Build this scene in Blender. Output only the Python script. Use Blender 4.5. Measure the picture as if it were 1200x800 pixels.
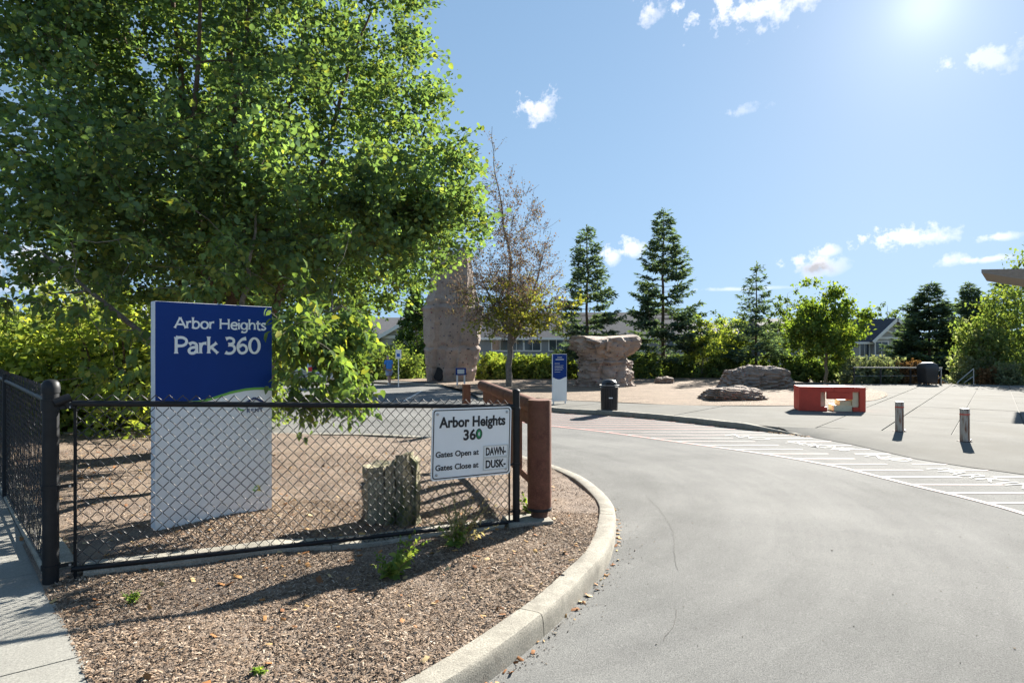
import bpy, bmesh, math, random
import numpy as np
from mathutils import Vector, Matrix
from mathutils.geometry import delaunay_2d_cdt

for _o in list(bpy.data.objects): bpy.data.objects.remove(_o)
sc = bpy.context.scene
col = sc.collection
R = math.radians
rng = np.random.default_rng(7)
random.seed(7)

# ------------------------------------------------------------------ camera
EYE = 2.0
F = 700.0                      # focal length in pixels of the 1200 px wide photograph
cam_d = bpy.data.cameras.new('camera')
cam_d.lens = 36 * F / 1200; cam_d.sensor_width = 36
cam_d.shift_y = 8 / 1200
cam_d.clip_start = 0.05; cam_d.clip_end = 3000
cam = bpy.data.objects.new('camera', cam_d); col.objects.link(cam)
cam.location = (0, 0, EYE); cam.rotation_euler = (R(90), 0, 0)
sc.camera = cam

# ------------------------------------------------------------------ sky and sun
SUN_AZ, SUN_EL = 34.7, 25.3
sdir = Vector((math.sin(R(SUN_AZ)) * math.cos(R(SUN_EL)), math.cos(R(SUN_AZ)) * math.cos(R(SUN_EL)), math.sin(R(SUN_EL))))
w = bpy.data.worlds.new('World'); sc.world = w; w.use_nodes = True
nt = w.node_tree; nt.nodes.clear()
def wn(t, **k):
    n = nt.nodes.new(t)
    for a, b in k.items(): setattr(n, a, b)
    return n
def wl(a, b): nt.links.new(a, b)
def wmath(op, a, b=None, c=None, clamp=False):
    n = wn('ShaderNodeMath', operation=op, use_clamp=clamp)
    for i, v in enumerate((a, b, c)):
        if v is None: continue
        if isinstance(v, (int, float)): n.inputs[i].default_value = v
        else: wl(v, n.inputs[i])
    return n.outputs[0]
sky = wn('ShaderNodeTexSky', sky_type='NISHITA', sun_disc=False)
sky.sun_elevation = R(SUN_EL); sky.sun_rotation = R(SUN_AZ)
sky.air_density = 1.0; sky.dust_density = .05; sky.ozone_density = 3.0; sky.altitude = 50
tc = wn('ShaderNodeTexCoord'); sep = wn('ShaderNodeSeparateXYZ'); wl(tc.outputs['Generated'], sep.inputs[0])
# the low, hazy band of the Nishita sky is compressed: this clear late-summer sky stays blue down to the trees
cmb = wn('ShaderNodeCombineXYZ'); wl(sep.outputs[0], cmb.inputs[0]); wl(sep.outputs[1], cmb.inputs[1])
wl(wmath('MULTIPLY_ADD', wmath('MAXIMUM', sep.outputs[2], 0.0), .53, .20), cmb.inputs[2])
nrmv = wn('ShaderNodeVectorMath', operation='NORMALIZE'); wl(cmb.outputs[0], nrmv.inputs[0]); wl(nrmv.outputs[0], sky.inputs[0])
az = wmath('ARCTAN2', sep.outputs[0], sep.outputs[1])
el = wmath('ARCSINE', sep.outputs[2])
nz = wn('ShaderNodeTexNoise'); wl(tc.outputs['Generated'], nz.inputs['Vector'])
nz.inputs['Scale'].default_value = 46; nz.inputs['Detail'].default_value = 9; nz.inputs['Roughness'].default_value = .62
nzc = wmath('SUBTRACT', nz.outputs[0], .5)
nz2 = wn('ShaderNodeTexNoise'); wl(tc.outputs['Generated'], nz2.inputs['Vector'])
nz2.inputs['Scale'].default_value = 9; nz2.inputs['Detail'].default_value = 5
nzd = wmath('SUBTRACT', nz2.outputs[0], .5)
# clouds: azimuth, elevation, half width, half height (degrees), noise amount, thickness
CL = [(23.6, 28.5, 7.0, 2.0, 2.6, .9), (13.2, 29.2, 1.3, 1.4, 2.4, .7), (2.9, 21.8, 1.9, 1.4, 2.6, .85),
      (9.4, 8.6, 1.2, .8, 1.8, .9), (11.2, 9.3, 1.7, 1.0, 1.8, 1.0), (27.2, 6.9, 2.5, 1.05, 1.3, 1.0), (27.7, 8.2, 1.3, .65, 1.4, .9),
      (33.7, 8.9, 2.9, 1.0, 2.2, .95), (38.9, 20.5, 2.2, .9, 2.8, .45), (39.3, 8.2, 1.3, .4, 1.8, .7), (38.2, 6.7, 2.3, .3, 1.5, .8), (36.3, 6.9, 1.2, .55, 1.8, .5),
      (21.3, 5.3, 4.6, .22, .7, .5), (20.9, 20.3, 1.8, .5, 2.6, .3), (-31, 2.6, 5, 1.6, 1.6, .9), (-38, 6.0, 3, 2.0, 1.8, .9),
      (52, 14, 7, 2, 2.2, .8), (70, 8, 8, 1.5, 2.2, .8), (110, 22, 9, 2.6, 2.4, .8), (150, 12, 7, 1.6, 2.2, .8), (-60, 16, 8, 2.4, 2.2, .8),
      (-95, 25, 9, 3, 2.4, .8), (-130, 10, 8, 1.6, 2.2, .8), (-170, 19, 8, 2.6, 2.2, .8), (10, 48, 9, 3, 2.4, .7), (-40, 55, 10, 4, 2.4, .7)]
acc = None
for a, e, ra, re_, am, th in CL:
    u = wmath('DIVIDE', wmath('SUBTRACT', az, R(a)), R(ra))
    v = wmath('DIVIDE', wmath('SUBTRACT', el, R(e)), R(re_))
    v = wmath('MULTIPLY_ADD', nzd, 1.2, v); u = wmath('MULTIPLY_ADD', nzc, 1.6, u); v = wmath('MULTIPLY_ADD', nzc, -1.1, v)
    d = wmath('SQRT', wmath('ADD', wmath('MULTIPLY', u, u), wmath('MULTIPLY', v, v)))
    m = wmath('ADD', wmath('SUBTRACT', 1.0, d), wmath('MULTIPLY', nzc, am * 1.7))
    m = wmath('MULTIPLY', wmath('MULTIPLY', m, 1.15, clamp=True), th)
    acc = m if acc is None else wmath('MAXIMUM', acc, m)
mix = wn('ShaderNodeMix', data_type='RGBA')
gu = wmath('DIVIDE', wmath('SUBTRACT', az, R(27.2)), R(2.2)); gv = wmath('DIVIDE', wmath('SUBTRACT', el, R(6.75)), R(.8))
grey = wmath('MULTIPLY', wmath('ADD', wmath('SUBTRACT', 1.0, wmath('SQRT', wmath('ADD', wmath('MULTIPLY', gu, gu), wmath('MULTIPLY', gv, gv)))), wmath('MULTIPLY', nzc, 1.6)), 1.3, clamp=True)   # the one cloud with a grey underside
gam = wn('ShaderNodeGamma'); gam.inputs[1].default_value = .55; wl(sky.outputs[0], gam.inputs[0])
hsv = wn('ShaderNodeHueSaturation'); hsv.inputs['Saturation'].default_value = 1.28; wl(gam.outputs[0], hsv.inputs['Color']); gam = hsv
wl(acc, mix.inputs[0]); wl(gam.outputs[0], mix.inputs[6])
# cloud colour: the sky's own light scattered white
bw = wn('ShaderNodeRGBToBW'); wl(gam.outputs[0], bw.inputs[0])
cl = wmath('MULTIPLY', wmath('MULTIPLY_ADD', bw.outputs[0], .5, 3.0), wmath('MULTIPLY_ADD', grey, -.52, 1.0))
cc = wn('ShaderNodeCombineColor')
wl(wmath('MULTIPLY', cl, 1.0), cc.inputs[0]); wl(wmath('MULTIPLY', cl, 1.0), cc.inputs[1]); wl(wmath('MULTIPLY', cl, 1.08), cc.inputs[2])
wl(cc.outputs[0], mix.inputs[7])
bg = wn('ShaderNodeBackground'); bg.inputs[1].default_value = .068
# aureole round the sun
dt = wn('ShaderNodeVectorMath', operation='DOT_PRODUCT'); wl(tc.outputs['Generated'], dt.inputs[0]); dt.inputs[1].default_value = sdir
dp = wmath('MAXIMUM', dt.outputs['Value'], 0.0)
au = wmath('ADD', wmath('ADD', wmath('MULTIPLY', wmath('POWER', dp, 1500.0), .7), wmath('MULTIPLY', wmath('POWER', dp, 200.0), .5)), wmath('MULTIPLY', wmath('POWER', dp, 22.0), .12))
auc = wn('ShaderNodeCombineColor'); wl(au, auc.inputs[0]); wl(wmath('MULTIPLY', au, .97), auc.inputs[1]); wl(wmath('MULTIPLY', au, .95), auc.inputs[2])
addc = wn('ShaderNodeMix', data_type='RGBA', blend_type='ADD'); addc.inputs[0].default_value = 1.0
wl(mix.outputs[2], addc.inputs[6]); wl(auc.outputs[0], addc.inputs[7]); wl(addc.outputs[2], bg.inputs[0])
out = wn('ShaderNodeOutputWorld'); wl(bg.outputs[0], out.inputs[0])
sl = bpy.data.lights.new('sun', 'SUN'); sl.energy = 4.2; sl.angle = R(.53); sl.color = (1, .95, .86)
so = bpy.data.objects.new('sun', sl); col.objects.link(so)
so.rotation_euler = sdir.to_track_quat('Z', 'Y').to_euler(); so.location = (30, 40, 30)

sc.view_settings.view_transform = 'Standard'; sc.view_settings.look = 'None'
sc.view_settings.exposure = 2.25; sc.view_settings.gamma = 1
sc.view_settings.use_curve_mapping = False
sc.render.engine = 'CYCLES'
cy = sc.cycles
cy.use_denoising = True; cy.use_adaptive_sampling = True; cy.adaptive_threshold = .02
cy.max_bounces = 8; cy.diffuse_bounces = 4; cy.glossy_bounces = 3; cy.transmission_bounces = 6; cy.transparent_max_bounces = 8
cy.caustics_reflective = False; cy.caustics_refractive = False
cy.sample_clamp_indirect = 6

# ------------------------------------------------------------------ terrain
def _sp(t, k=12.0):
    t = np.asarray(t, float) * k
    return np.where(t > 30, t, np.log1p(np.exp(np.minimum(t, 30)))) / k
def G(x, y):
    """height of the bare ground at x, y (world z)"""
    x = np.asarray(x, float); y = np.asarray(y, float)
    pl = -1.63 - .045 * (x + 2.95) - .033 * (y - 3.82)
    pl = -1.2 - _sp(-1.2 - pl)
    fl = -1.85 - .012 * np.minimum(y, 90) - .06 * np.clip(y - 50, 0, 35)
    return EYE + fl + _sp(pl - fl)
def g(x, y): return float(G(x, y))
def P(px, py, h=0.0):
    """the ground point (raised by h) that the photograph shows at px, py"""
    dx, dz = (px - 600) / F, -(py - 408) / F
    lo, hi = 1.0, 400.0
    for _ in range(60):
        m = (lo + hi) / 2
        if EYE + dz * m > g(dx * m, m) + h: lo = m
        else: hi = m
    return Vector((dx * lo, lo, g(dx * lo, lo)))
def at(px, py, Y):
    """point at distance Y seen at px, py"""
    return Vector(((px - 600) / F * Y, Y, EYE - (py - 408) / F * Y))

# ------------------------------------------------------------------ materials
def _new(name):
    m = bpy.data.materials.new(name); m.use_nodes = True
    t = m.node_tree; t.nodes.clear()
    o = t.nodes.new('ShaderNodeOutputMaterial')
    return m, t, o
def _noise(t, vec, scale, detail=4, rough=.55):
    n = t.nodes.new('ShaderNodeTexNoise'); n.inputs['Scale'].default_value = scale
    n.inputs['Detail'].default_value = detail; n.inputs['Roughness'].default_value = rough
    t.links.new(vec, n.inputs['Vector']); return n.outputs[0]
def _ramp(t, fac, stops):
    r = t.nodes.new('ShaderNodeValToRGB'); e = r.color_ramp.elements
    while len(e) < len(stops): e.new(.5)
    for i, (p, c) in enumerate(stops):
        e[i].position = p; e[i].color = (*c, 1)
    t.links.new(fac, r.inputs[0]); return r.outputs[0]
def _mixc(t, fac, a, b, mode='MIX'):
    n = t.nodes.new('ShaderNodeMix'); n.data_type = 'RGBA'; n.blend_type = mode
    for i, v in ((0, fac), (6, a), (7, b)):
        if isinstance(v, (int, float)): n.inputs[i].default_value = v
        elif isinstance(v, tuple): n.inputs[i].default_value = (*v, 1)
        else: t.links.new(v, n.inputs[i])
    return n.outputs[2]
def _vec(t, coord):
    if coord == 'pos':
        return t.nodes.new('ShaderNodeNewGeometry').outputs['Position']
    return t.nodes.new('ShaderNodeTexCoord').outputs['Object']
def mat(name, c, rough=.6, var=.12, scale=6, fine=0, fscale=120, bump=0, bscale=60, metal=0, spec=.5, coord='obj', dirt=None, dscale=3, dlo=.5, dhi=.7, stretch=None, bdist=.01):
    m, t, o = _new(name)
    p = t.nodes.new('ShaderNodeBsdfPrincipled'); t.links.new(p.outputs[0], o.inputs[0])
    v = _vec(t, coord)
    if stretch:
        mp = t.nodes.new('ShaderNodeMapping'); mp.inputs['Scale'].default_value = stretch
        t.links.new(v, mp.inputs[0]); v = mp.outputs[0]
    n = _noise(t, v, scale, 5, .6)
    cl = [max(0, x * (1 - var)) for x in c]; ch = [min(1, x * (1 + var)) for x in c]
    cc = _ramp(t, n, [(.3, tuple(cl)), (.7, tuple(ch))])
    if fine:
        nf = _noise(t, v, fscale, 2, .7)
        ff = _ramp(t, nf, [(.33, (1 - fine,) * 3), (.67, (1 + fine,) * 3)])
        cc = _mixc(t, 1.0, cc, ff, 'MULTIPLY')
    if dirt:
        nd = _noise(t, v, dscale, 6, .65)
        f = _ramp(t, nd, [(dlo, (0, 0, 0)), (dhi, (1, 1, 1))])
        cc = _mixc(t, f, cc, tuple(dirt))
    t.links.new(cc, p.inputs['Base Color'])
    p.inputs['Roughness'].default_value = rough; p.inputs['Metallic'].default_value = metal
    p.inputs['Specular IOR Level'].default_value = spec
    if bump:
        b = t.nodes.new('ShaderNodeBump'); b.inputs['Strength'].default_value = bump; b.inputs['Distance'].default_value = bdist
        t.links.new(_noise(t, v, bscale, 4, .65), b.inputs['Height']); t.links.new(b.outputs[0], p.inputs['Normal'])
    return m
def leafmat(name, stops, trans=.45, tcol=(1.3, 1.25, .35), rough=.5, vary=.35):
    """leaf: per-leaf colour, diffuse front, light passing through from behind"""
    m, t, o = _new(name)
    ge = t.nodes.new('ShaderNodeNewGeometry')
    c = _ramp(t, ge.outputs['Random Per Island'], stops)
    n = _noise(t, ge.outputs['Position'], 1.3, 3)
    c = _mixc(t, 1.0, c, _ramp(t, n, [(.3, (1 - vary,) * 3), (.7, (1 + vary,) * 3)]), 'MULTIPLY')
    p = t.nodes.new('ShaderNodeBsdfDiffuse'); t.links.new(c, p.inputs[0])
    tr = t.nodes.new('ShaderNodeBsdfTranslucent'); t.links.new(_mixc(t, 1.0, c, tuple(tcol), 'MULTIPLY'), tr.inputs[0])
    mx = t.nodes.new('ShaderNodeMixShader'); mx.inputs[0].default_value = trans
    t.links.new(p.outputs[0], mx.inputs[1]); t.links.new(tr.outputs[0], mx.inputs[2]); t.links.new(mx.outputs[0], o.inputs[0])
    return m
def islandmat(name, stops, rough=.9, spec=.2):
    m, t, o = _new(name)
    ge = t.nodes.new('ShaderNodeNewGeometry')
    c = _ramp(t, ge.outputs['Random Per Island'], stops)
    p = t.nodes.new('ShaderNodeBsdfPrincipled'); p.inputs['Roughness'].default_value = rough; p.inputs['Specular IOR Level'].default_value = spec
    t.links.new(c, p.inputs['Base Color']); t.links.new(p.outputs[0], o.inputs[0])
    return m

MT = {}
def asphalt_mat():
    """aged asphalt: aggregate speckle, cloudy weathering, tyre-polished arcs round the island, dark drips"""
    m, t, o = _new('asphalt'); pos = _vec(t, 'pos')
    p = t.nodes.new('ShaderNodeBsdfPrincipled'); t.links.new(p.outputs[0], o.inputs[0])
    c = _ramp(t, _noise(t, pos, .45, 6, .6), [(.26, (.108, .108, .104)), (.5, (.146, .145, .140)), (.74, (.185, .183, .174))])
    sx = t.nodes.new('ShaderNodeSeparateXYZ'); t.links.new(pos, sx.inputs[0])
    def mth(op, a, b=None):
        n = t.nodes.new('ShaderNodeMath'); n.operation = op
        for k, v in ((0, a), (1, b)):
            if v is None: continue
            if isinstance(v, (int, float)): n.inputs[k].default_value = v
            else: t.links.new(v, n.inputs[k])
        return n.outputs[0]
    dx, dy = mth('ADD', sx.outputs[0], 2.5), mth('SUBTRACT', sx.outputs[1], 8.5)
    rad = mth('SQRT', mth('ADD', mth('MULTIPLY', dx, dx), mth('MULTIPLY', dy, dy))); an = mth('ARCTAN2', dy, dx)
    cb = t.nodes.new('ShaderNodeCombineXYZ'); t.links.new(mth('MULTIPLY', rad, 1.6), cb.inputs[0]); t.links.new(mth('MULTIPLY', an, 1.1), cb.inputs[1])
    c = _mixc(t, 1.0, c, _ramp(t, _noise(t, cb.outputs[0], 1.5, 6, .62), [(.30, (.88, .88, .88)), (.70, (1.13, 1.13, 1.12))]), 'MULTIPLY')
    c = _mixc(t, 1.0, c, _ramp(t, _noise(t, pos, 120, 3, .75), [(.30, (.55, .55, .55)), (.5, (1, 1, 1)), (.70, (1.5, 1.5, 1.48))]), 'MULTIPLY')
    c = _mixc(t, _ramp(t, _noise(t, pos, 2.6, 5, .7), [(.68, (0, 0, 0)), (.82, (1, 1, 1))]), c, (.10, .10, .098))
    t.links.new(c, p.inputs['Base Color']); p.inputs['Roughness'].default_value = .92; p.inputs['Specular IOR Level'].default_value = .07
    b = t.nodes.new('ShaderNodeBump'); b.inputs['Strength'].default_value = .6; b.inputs['Distance'].default_value = .006
    t.links.new(_noise(t, pos, 170, 4, .65), b.inputs['Height']); t.links.new(b.outputs[0], p.inputs['Normal'])
    return m
MT['asphalt'] = asphalt_mat()
MT['concrete'] = mat('concrete', (.235, .228, .203), .9, .12, 1.6, .22, 110, .35, 160, coord='pos', dirt=(.17, .162, .143), dscale=.9, dlo=.48, dhi=.8, spec=.3, bdist=.005)
MT['kerb'] = mat('kerb_concrete', (.27, .25, .208), .95, .18, 3.5, .28, 100, .5, 120, coord='pos', dirt=(.155, .14, .115), dscale=5, dlo=.5, dhi=.78, spec=.25, bdist=.006)
MT['plaza'] = mat('plaza_concrete', (.150, .146, .133), .95, .12, .9, .2, 70, .25, 120, coord='pos', dirt=(.125, .118, .102), dscale=.5, dlo=.45, dhi=.8, spec=.05, bdist=.005)
MT['joint'] = mat('joint_dark', (.06, .055, .05), .95, .2, 8, coord='pos')
MT['mulch'] = mat('mulch_soil', (.19, .148, .118), .95, .35, 3.0, .6, 90, .9, 70, coord='pos', dirt=(.26, .20, .15), dscale=1.2, dlo=.45, dhi=.65, spec=.15, bdist=.02)
MT['woodchips'] = mat('play_woodchips', (.20, .150, .108), .95, .20, 1.2, .45, 35, .9, 30, coord='pos', spec=.15, bdist=.03)
MT['ground'] = mat('dry_ground', (.16, .13, .075), .95, .3, .5, .3, 20, .5, 15, coord='pos', dirt=(.08, .10, .035), dscale=.3, dlo=.45, dhi=.6, spec=.15)
MT['redpaint'] = mat('faded_red_paint', (.33, .155, .135), .8, .15, 4, .35, 70, coord='pos', dirt=(.24, .17, .15), dscale=14, dlo=.55, dhi=.75)
MT['glarepaint'] = mat('glare_pale_red_paint', (.42, .345, .33), .8, .10, 3, .25, 70, coord='pos', spec=.1, dirt=(.28, .25, .235), dscale=16, dlo=.6, dhi=.8)  # faded red paint; glare on the right-hand stripes is put into its pale colour
MT['whitepaint'] = mat('white_road_paint', (.47, .46, .44), .8, .06, 3, .2, 70, coord='pos', spec=.1, dirt=(.3, .29, .27), dscale=16, dlo=.6, dhi=.8)
MT['rust'] = mat('rusted_steel', (.135, .055, .036), .75, .4, 9, .3, 120, .35, 90, dirt=(.17, .078, .046), dscale=5, dlo=.45, dhi=.7, spec=.2, bdist=.004)
MT['rustdark'] = mat('dark_rusted_steel', (.09, .045, .032), .8, .3, 9, .2, 120)
MT['black'] = mat('black_vinyl_coated_steel', (.013, .014, .016), .5, .3, 14, spec=.25, bump=.12, bscale=180, bdist=.002)
MT['wire'] = mat('black_vinyl_wire', (.035, .032, .034), .38, .2, 14, spec=.6)
MT['galv'] = mat('galvanised_steel', (.45, .45, .44), .45, .15, 20, metal=.7)
MT['signblue'] = mat('blue_sign_face', (.004, .034, .19), .5, .06, 3, spec=.2)
MT['signgrey'] = mat('grey_sign_face', (.82, .82, .81), .5, .03, 4, dirt=(.64, .63, .60), dscale=3, dlo=.6, dhi=.85)
MT['signside'] = mat('sign_edge', (.72, .73, .76), .5, .05, 4)
MT['white'] = mat('white_sign', (.80, .81, .80), .35, .03, 4)
MT['ink'] = mat('black_ink', (.012, .012, .014), .5, .05, 4)
MT['green'] = mat('green_print', (.16, .42, .06), .45, .05, 4)
MT['greendot'] = mat('green_emblem', (.01, .22, .07), .45, .05, 4)
MT['navy'] = mat('navy_print', (.012, .03, .13), .45, .05, 4)
MT['panel'] = mat('slot_panel', (.60, .61, .58), .4, .06, 6)
MT['plastic'] = mat('black_bin_steel', (.018, .018, .02), .4, .2, 10)
MT['redcon'] = mat('red_painted_concrete', (.55, .06, .032), .65, .14, 3, .1, 60, .2, 60)
MT['cream'] = mat('cream_painted_concrete', (.80, .70, .47), .7, .08, 4, .08, 60, dirt=(.45, .38, .25), dscale=4, dlo=.6, dhi=.85)
MT['rock'] = mat('layered_grey_rock', (.27, .20, .15), .9, .3, 2.2, .25, 22, .8, 12, dirt=(.17, .15, .135), dscale=1.3, stretch=(1, 1, 2.5), bdist=.05)
MT['climb'] = mat('climbing_concrete', (.33, .262, .215), .9, .26, 1.0, .15, 25, .6, 9, dirt=(.27, .20, .17), dscale=1.5, dlo=.5, dhi=.72, bdist=.05, spec=.2)
MT['hold'] = islandmat('climbing_hold', [(0, (.03, .03, .035)), (.45, (.06, .06, .08)), (.6, (.30, .05, .04)), (.75, (.05, .09, .22)), (1, (.12, .08, .06))], .6)
MT['moss'] = mat('mossy_stone', (.34, .30, .21), .95, .3, 4, .35, 60, .9, 35, dirt=(.07, .085, .035), dscale=2.6, dlo=.46, dhi=.62, spec=.15, bdist=.02, stretch=(1.3, 1.3, .5))
MT['bark'] = mat('bark', (.115, .085, .062), .95, .35, 9, .3, 60, .9, 30, bdist=.02, spec=.15)
MT['barkgrey'] = mat('grey_bark', (.19, .165, .14), .95, .3, 8, .3, 50, .8, 30, bdist=.02, spec=.15)
MT['steelpost'] = mat('rusty_galvanised', (.36, .33, .29), .6, .2, 8, .15, 60, dirt=(.15, .07, .04), dscale=2.2, dlo=.47, dhi=.56, stretch=(9, 9, 1.2))
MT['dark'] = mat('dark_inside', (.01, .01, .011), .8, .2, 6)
MT['tyre'] = mat('tyre', (.02, .02, .021), .85, .2, 20)
MT['carpaint'] = mat('silver_car_paint', (.50, .53, .56), .28, .03, 4, metal=.35)
MT['glass'] = mat('dark_glass', (.03, .045, .06), .08, .1, 2, spec=.8)
MT['redlamp'] = mat('red_lamp', (.55, .02, .02), .25, .05, 4)
MT['siding'] = mat('grey_siding', (.22, .235, .255), .8, .06, 2, .05, 40)
MT['sidingtan'] = mat('pale_grey_siding', (.36, .355, .34), .8, .06, 2)
MT['trim'] = mat('white_trim', (.74, .74, .73), .6, .04, 4)
MT['roof'] = mat('grey_shingles', (.115, .11, .112), .92, .15, 2, .2, 12)
MT['roofdark'] = mat('charcoal_shingles', (.045, .047, .055), .92, .15, 2, .2, 12)
MT['skin'] = mat('skin', (.45, .25, .18), .55, .05, 6)
MT['shirt'] = mat('blue_cotton', (.06, .24, .62), .85, .08, 10)
MT['shorts'] = mat('lavender_shorts', (.32, .36, .52), .85, .15, 14)
MT['shoe'] = mat('white_shoe', (.70, .69, .68), .7, .08, 10)
MT['hair'] = mat('grey_hair', (.30, .27, .25), .8, .2, 30)
MT['timber'] = mat('weathered_timber', (.25, .215, .185), .85, .2, 6, .15, 40, stretch=(1, 6, 6))
MT['stem'] = mat('green_stem', (.13, .12, .05), .8, .2, 10)
MT['chip'] = islandmat('wood_chip', [(0, (.055, .036, .025)), (.25, (.145, .098, .066)), (.55, (.22, .152, .102)), (.8, (.30, .22, .155)), (.95, (.39, .31, .235)), (1, (.52, .45, .37))])
MT['litter'] = islandmat('dry_leaf', [(0, (.16, .07, .03)), (.4, (.30, .13, .045)), (.7, (.42, .26, .10)), (1, (.52, .40, .22))], .8)
LF = {}
LF['katsura'] = leafmat('katsura_leaf', [(0, (.10, .165, .105)), (.5, (.13, .205, .105)), (.85, (.17, .24, .095)), (1, (.25, .275, .085))], .48, (1.25, 1.25, .45), vary=.42)
LF['dogwood'] = leafmat('dogwood_leaf', [(0, (.10, .16, .08)), (.5, (.135, .205, .085)), (.85, (.18, .245, .085)), (1, (.29, .28, .08))], .44, (1.3, 1.3, .42), .4, .4)
LF['bronze'] = leafmat('bronze_leaf', [(0, (.13, .085, .08)), (.5, (.17, .12, .10)), (.8, (.19, .16, .10)), (1, (.22, .20, .08))], .35, (1.2, 1.1, .8))
LF['olive'] = leafmat('olive_leaf', [(0, (.15, .175, .065)), (.6, (.20, .22, .065)), (1, (.30, .27, .08))], .45, (1.4, 1.35, .45))
LF['fir'] = leafmat('fir_needles', [(0, (.075, .12, .095)), (.6, (.11, .165, .12)), (1, (.16, .21, .125))], .35, (1.35, 1.35, .6), .6)
LF['pine'] = leafmat('pine_needles', [(0, (.030, .055, .022)), (.6, (.05, .085, .028)), (1, (.08, .11, .035))], .28, (1.5, 1.5, .5), .6)
LF['maple'] = leafmat('maple_leaf', [(0, (.10, .165, .055)), (.6, (.145, .215, .06)), (1, (.22, .26, .07))], .48, (1.35, 1.3, .4))
LF['poplar'] = leafmat('poplar_leaf', [(0, (0.066, 0.105, 0.039)), (.6, (0.099, 0.143, 0.050)), (1, (0.154, 0.187, 0.066))], 0.45, (1.5, 1.5, .6))
LF['silver'] = leafmat('pale_leaf', [(0, (.22, .26, .16)), (.6, (.30, .33, .20)), (1, (.38, .40, .24))], .45, (1.25, 1.25, .8))
LF['yellow'] = leafmat('yellow_green_leaf', [(0, (.15, .21, .07)), (.5, (.22, .28, .075)), (1, (.36, .37, .10))], .48, (1.3, 1.3, .5))
LF['shrub'] = leafmat('shrub_leaf', [(0, (.095, .145, .06)), (.5, (.135, .19, .07)), (1, (.21, .24, .085))], .45, (1.35, 1.35, .5))
LF['grey'] = leafmat('grey_green_leaf', [(0, (.11, .14, .085)), (.6, (.17, .20, .12)), (1, (.27, .28, .17))], .4, (1.3, 1.3, .7))
LF['rusty'] = leafmat('rust_leaf', [(0, (.12, .075, .04)), (.6, (.17, .105, .055)), (1, (.23, .15, .08))], .35, (1.2, 1.05, .6))
LF['thuja'] = leafmat('thuja_spray', [(0, (.045, .085, .040)), (.6, (.07, .125, .048)), (1, (.11, .165, .055))], .3, (1.5, 1.5, .4), .6)
LF['weed'] = leafmat('weed_leaf', [(0, (.13, .21, .06)), (.6, (.20, .29, .08)), (1, (.30, .35, .11))], .45, (1.4, 1.4, .5))
LF['dryweed'] = leafmat('dry_weed', [(0, (.22, .21, .11)), (1, (.38, .33, .20))], .45, (1.2, 1.1, .7))

# ------------------------------------------------------------------ object helpers
def tag(o, label=None, cat=None, group=None, kind=None):
    if label: o['label'] = label
    if cat: o['category'] = cat
    if group: o['group'] = group
    if kind: o['kind'] = kind
    return o
def empty(name, loc, rz=0.0, label=None, cat=None, group=None):
    o = bpy.data.objects.new(name, None); col.objects.link(o)
    o.location = loc; o.rotation_euler = (0, 0, rz); o.empty_display_size = .1
    return tag(o, label, cat, group)
def link(name, me, parent=None, loc=None, rz=0.0):
    o = bpy.data.objects.new(name, me); col.objects.link(o)
    if parent is not None: o.parent = parent
    if loc is not None: o.location = loc
    if rz: o.rotation_euler = (0, 0, rz)
    return o
def np_mesh(name, V, faces, material, smooth=False):
    """faces: list of index arrays of equal width each"""
    me = bpy.data.meshes.new(name)
    V = np.asarray(V, np.float32)
    me.vertices.add(len(V)); me.vertices.foreach_set('co', V.ravel())
    li = np.concatenate([np.asarray(f, np.int32).ravel() for f in faces])
    tot = np.concatenate([np.full(len(f), np.asarray(f).shape[1], np.int32) for f in faces])
    st = np.concatenate([[0], np.cumsum(tot)[:-1]]).astype(np.int32)
    me.loops.add(len(li)); me.loops.foreach_set('vertex_index', li)
    me.polygons.add(len(tot)); me.polygons.foreach_set('loop_start', st)
    me.update(calc_edges=True); me.validate()
    if smooth: me.polygons.foreach_set('use_smooth', [True] * len(me.polygons))
    me.materials.append(material)
    return me
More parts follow.
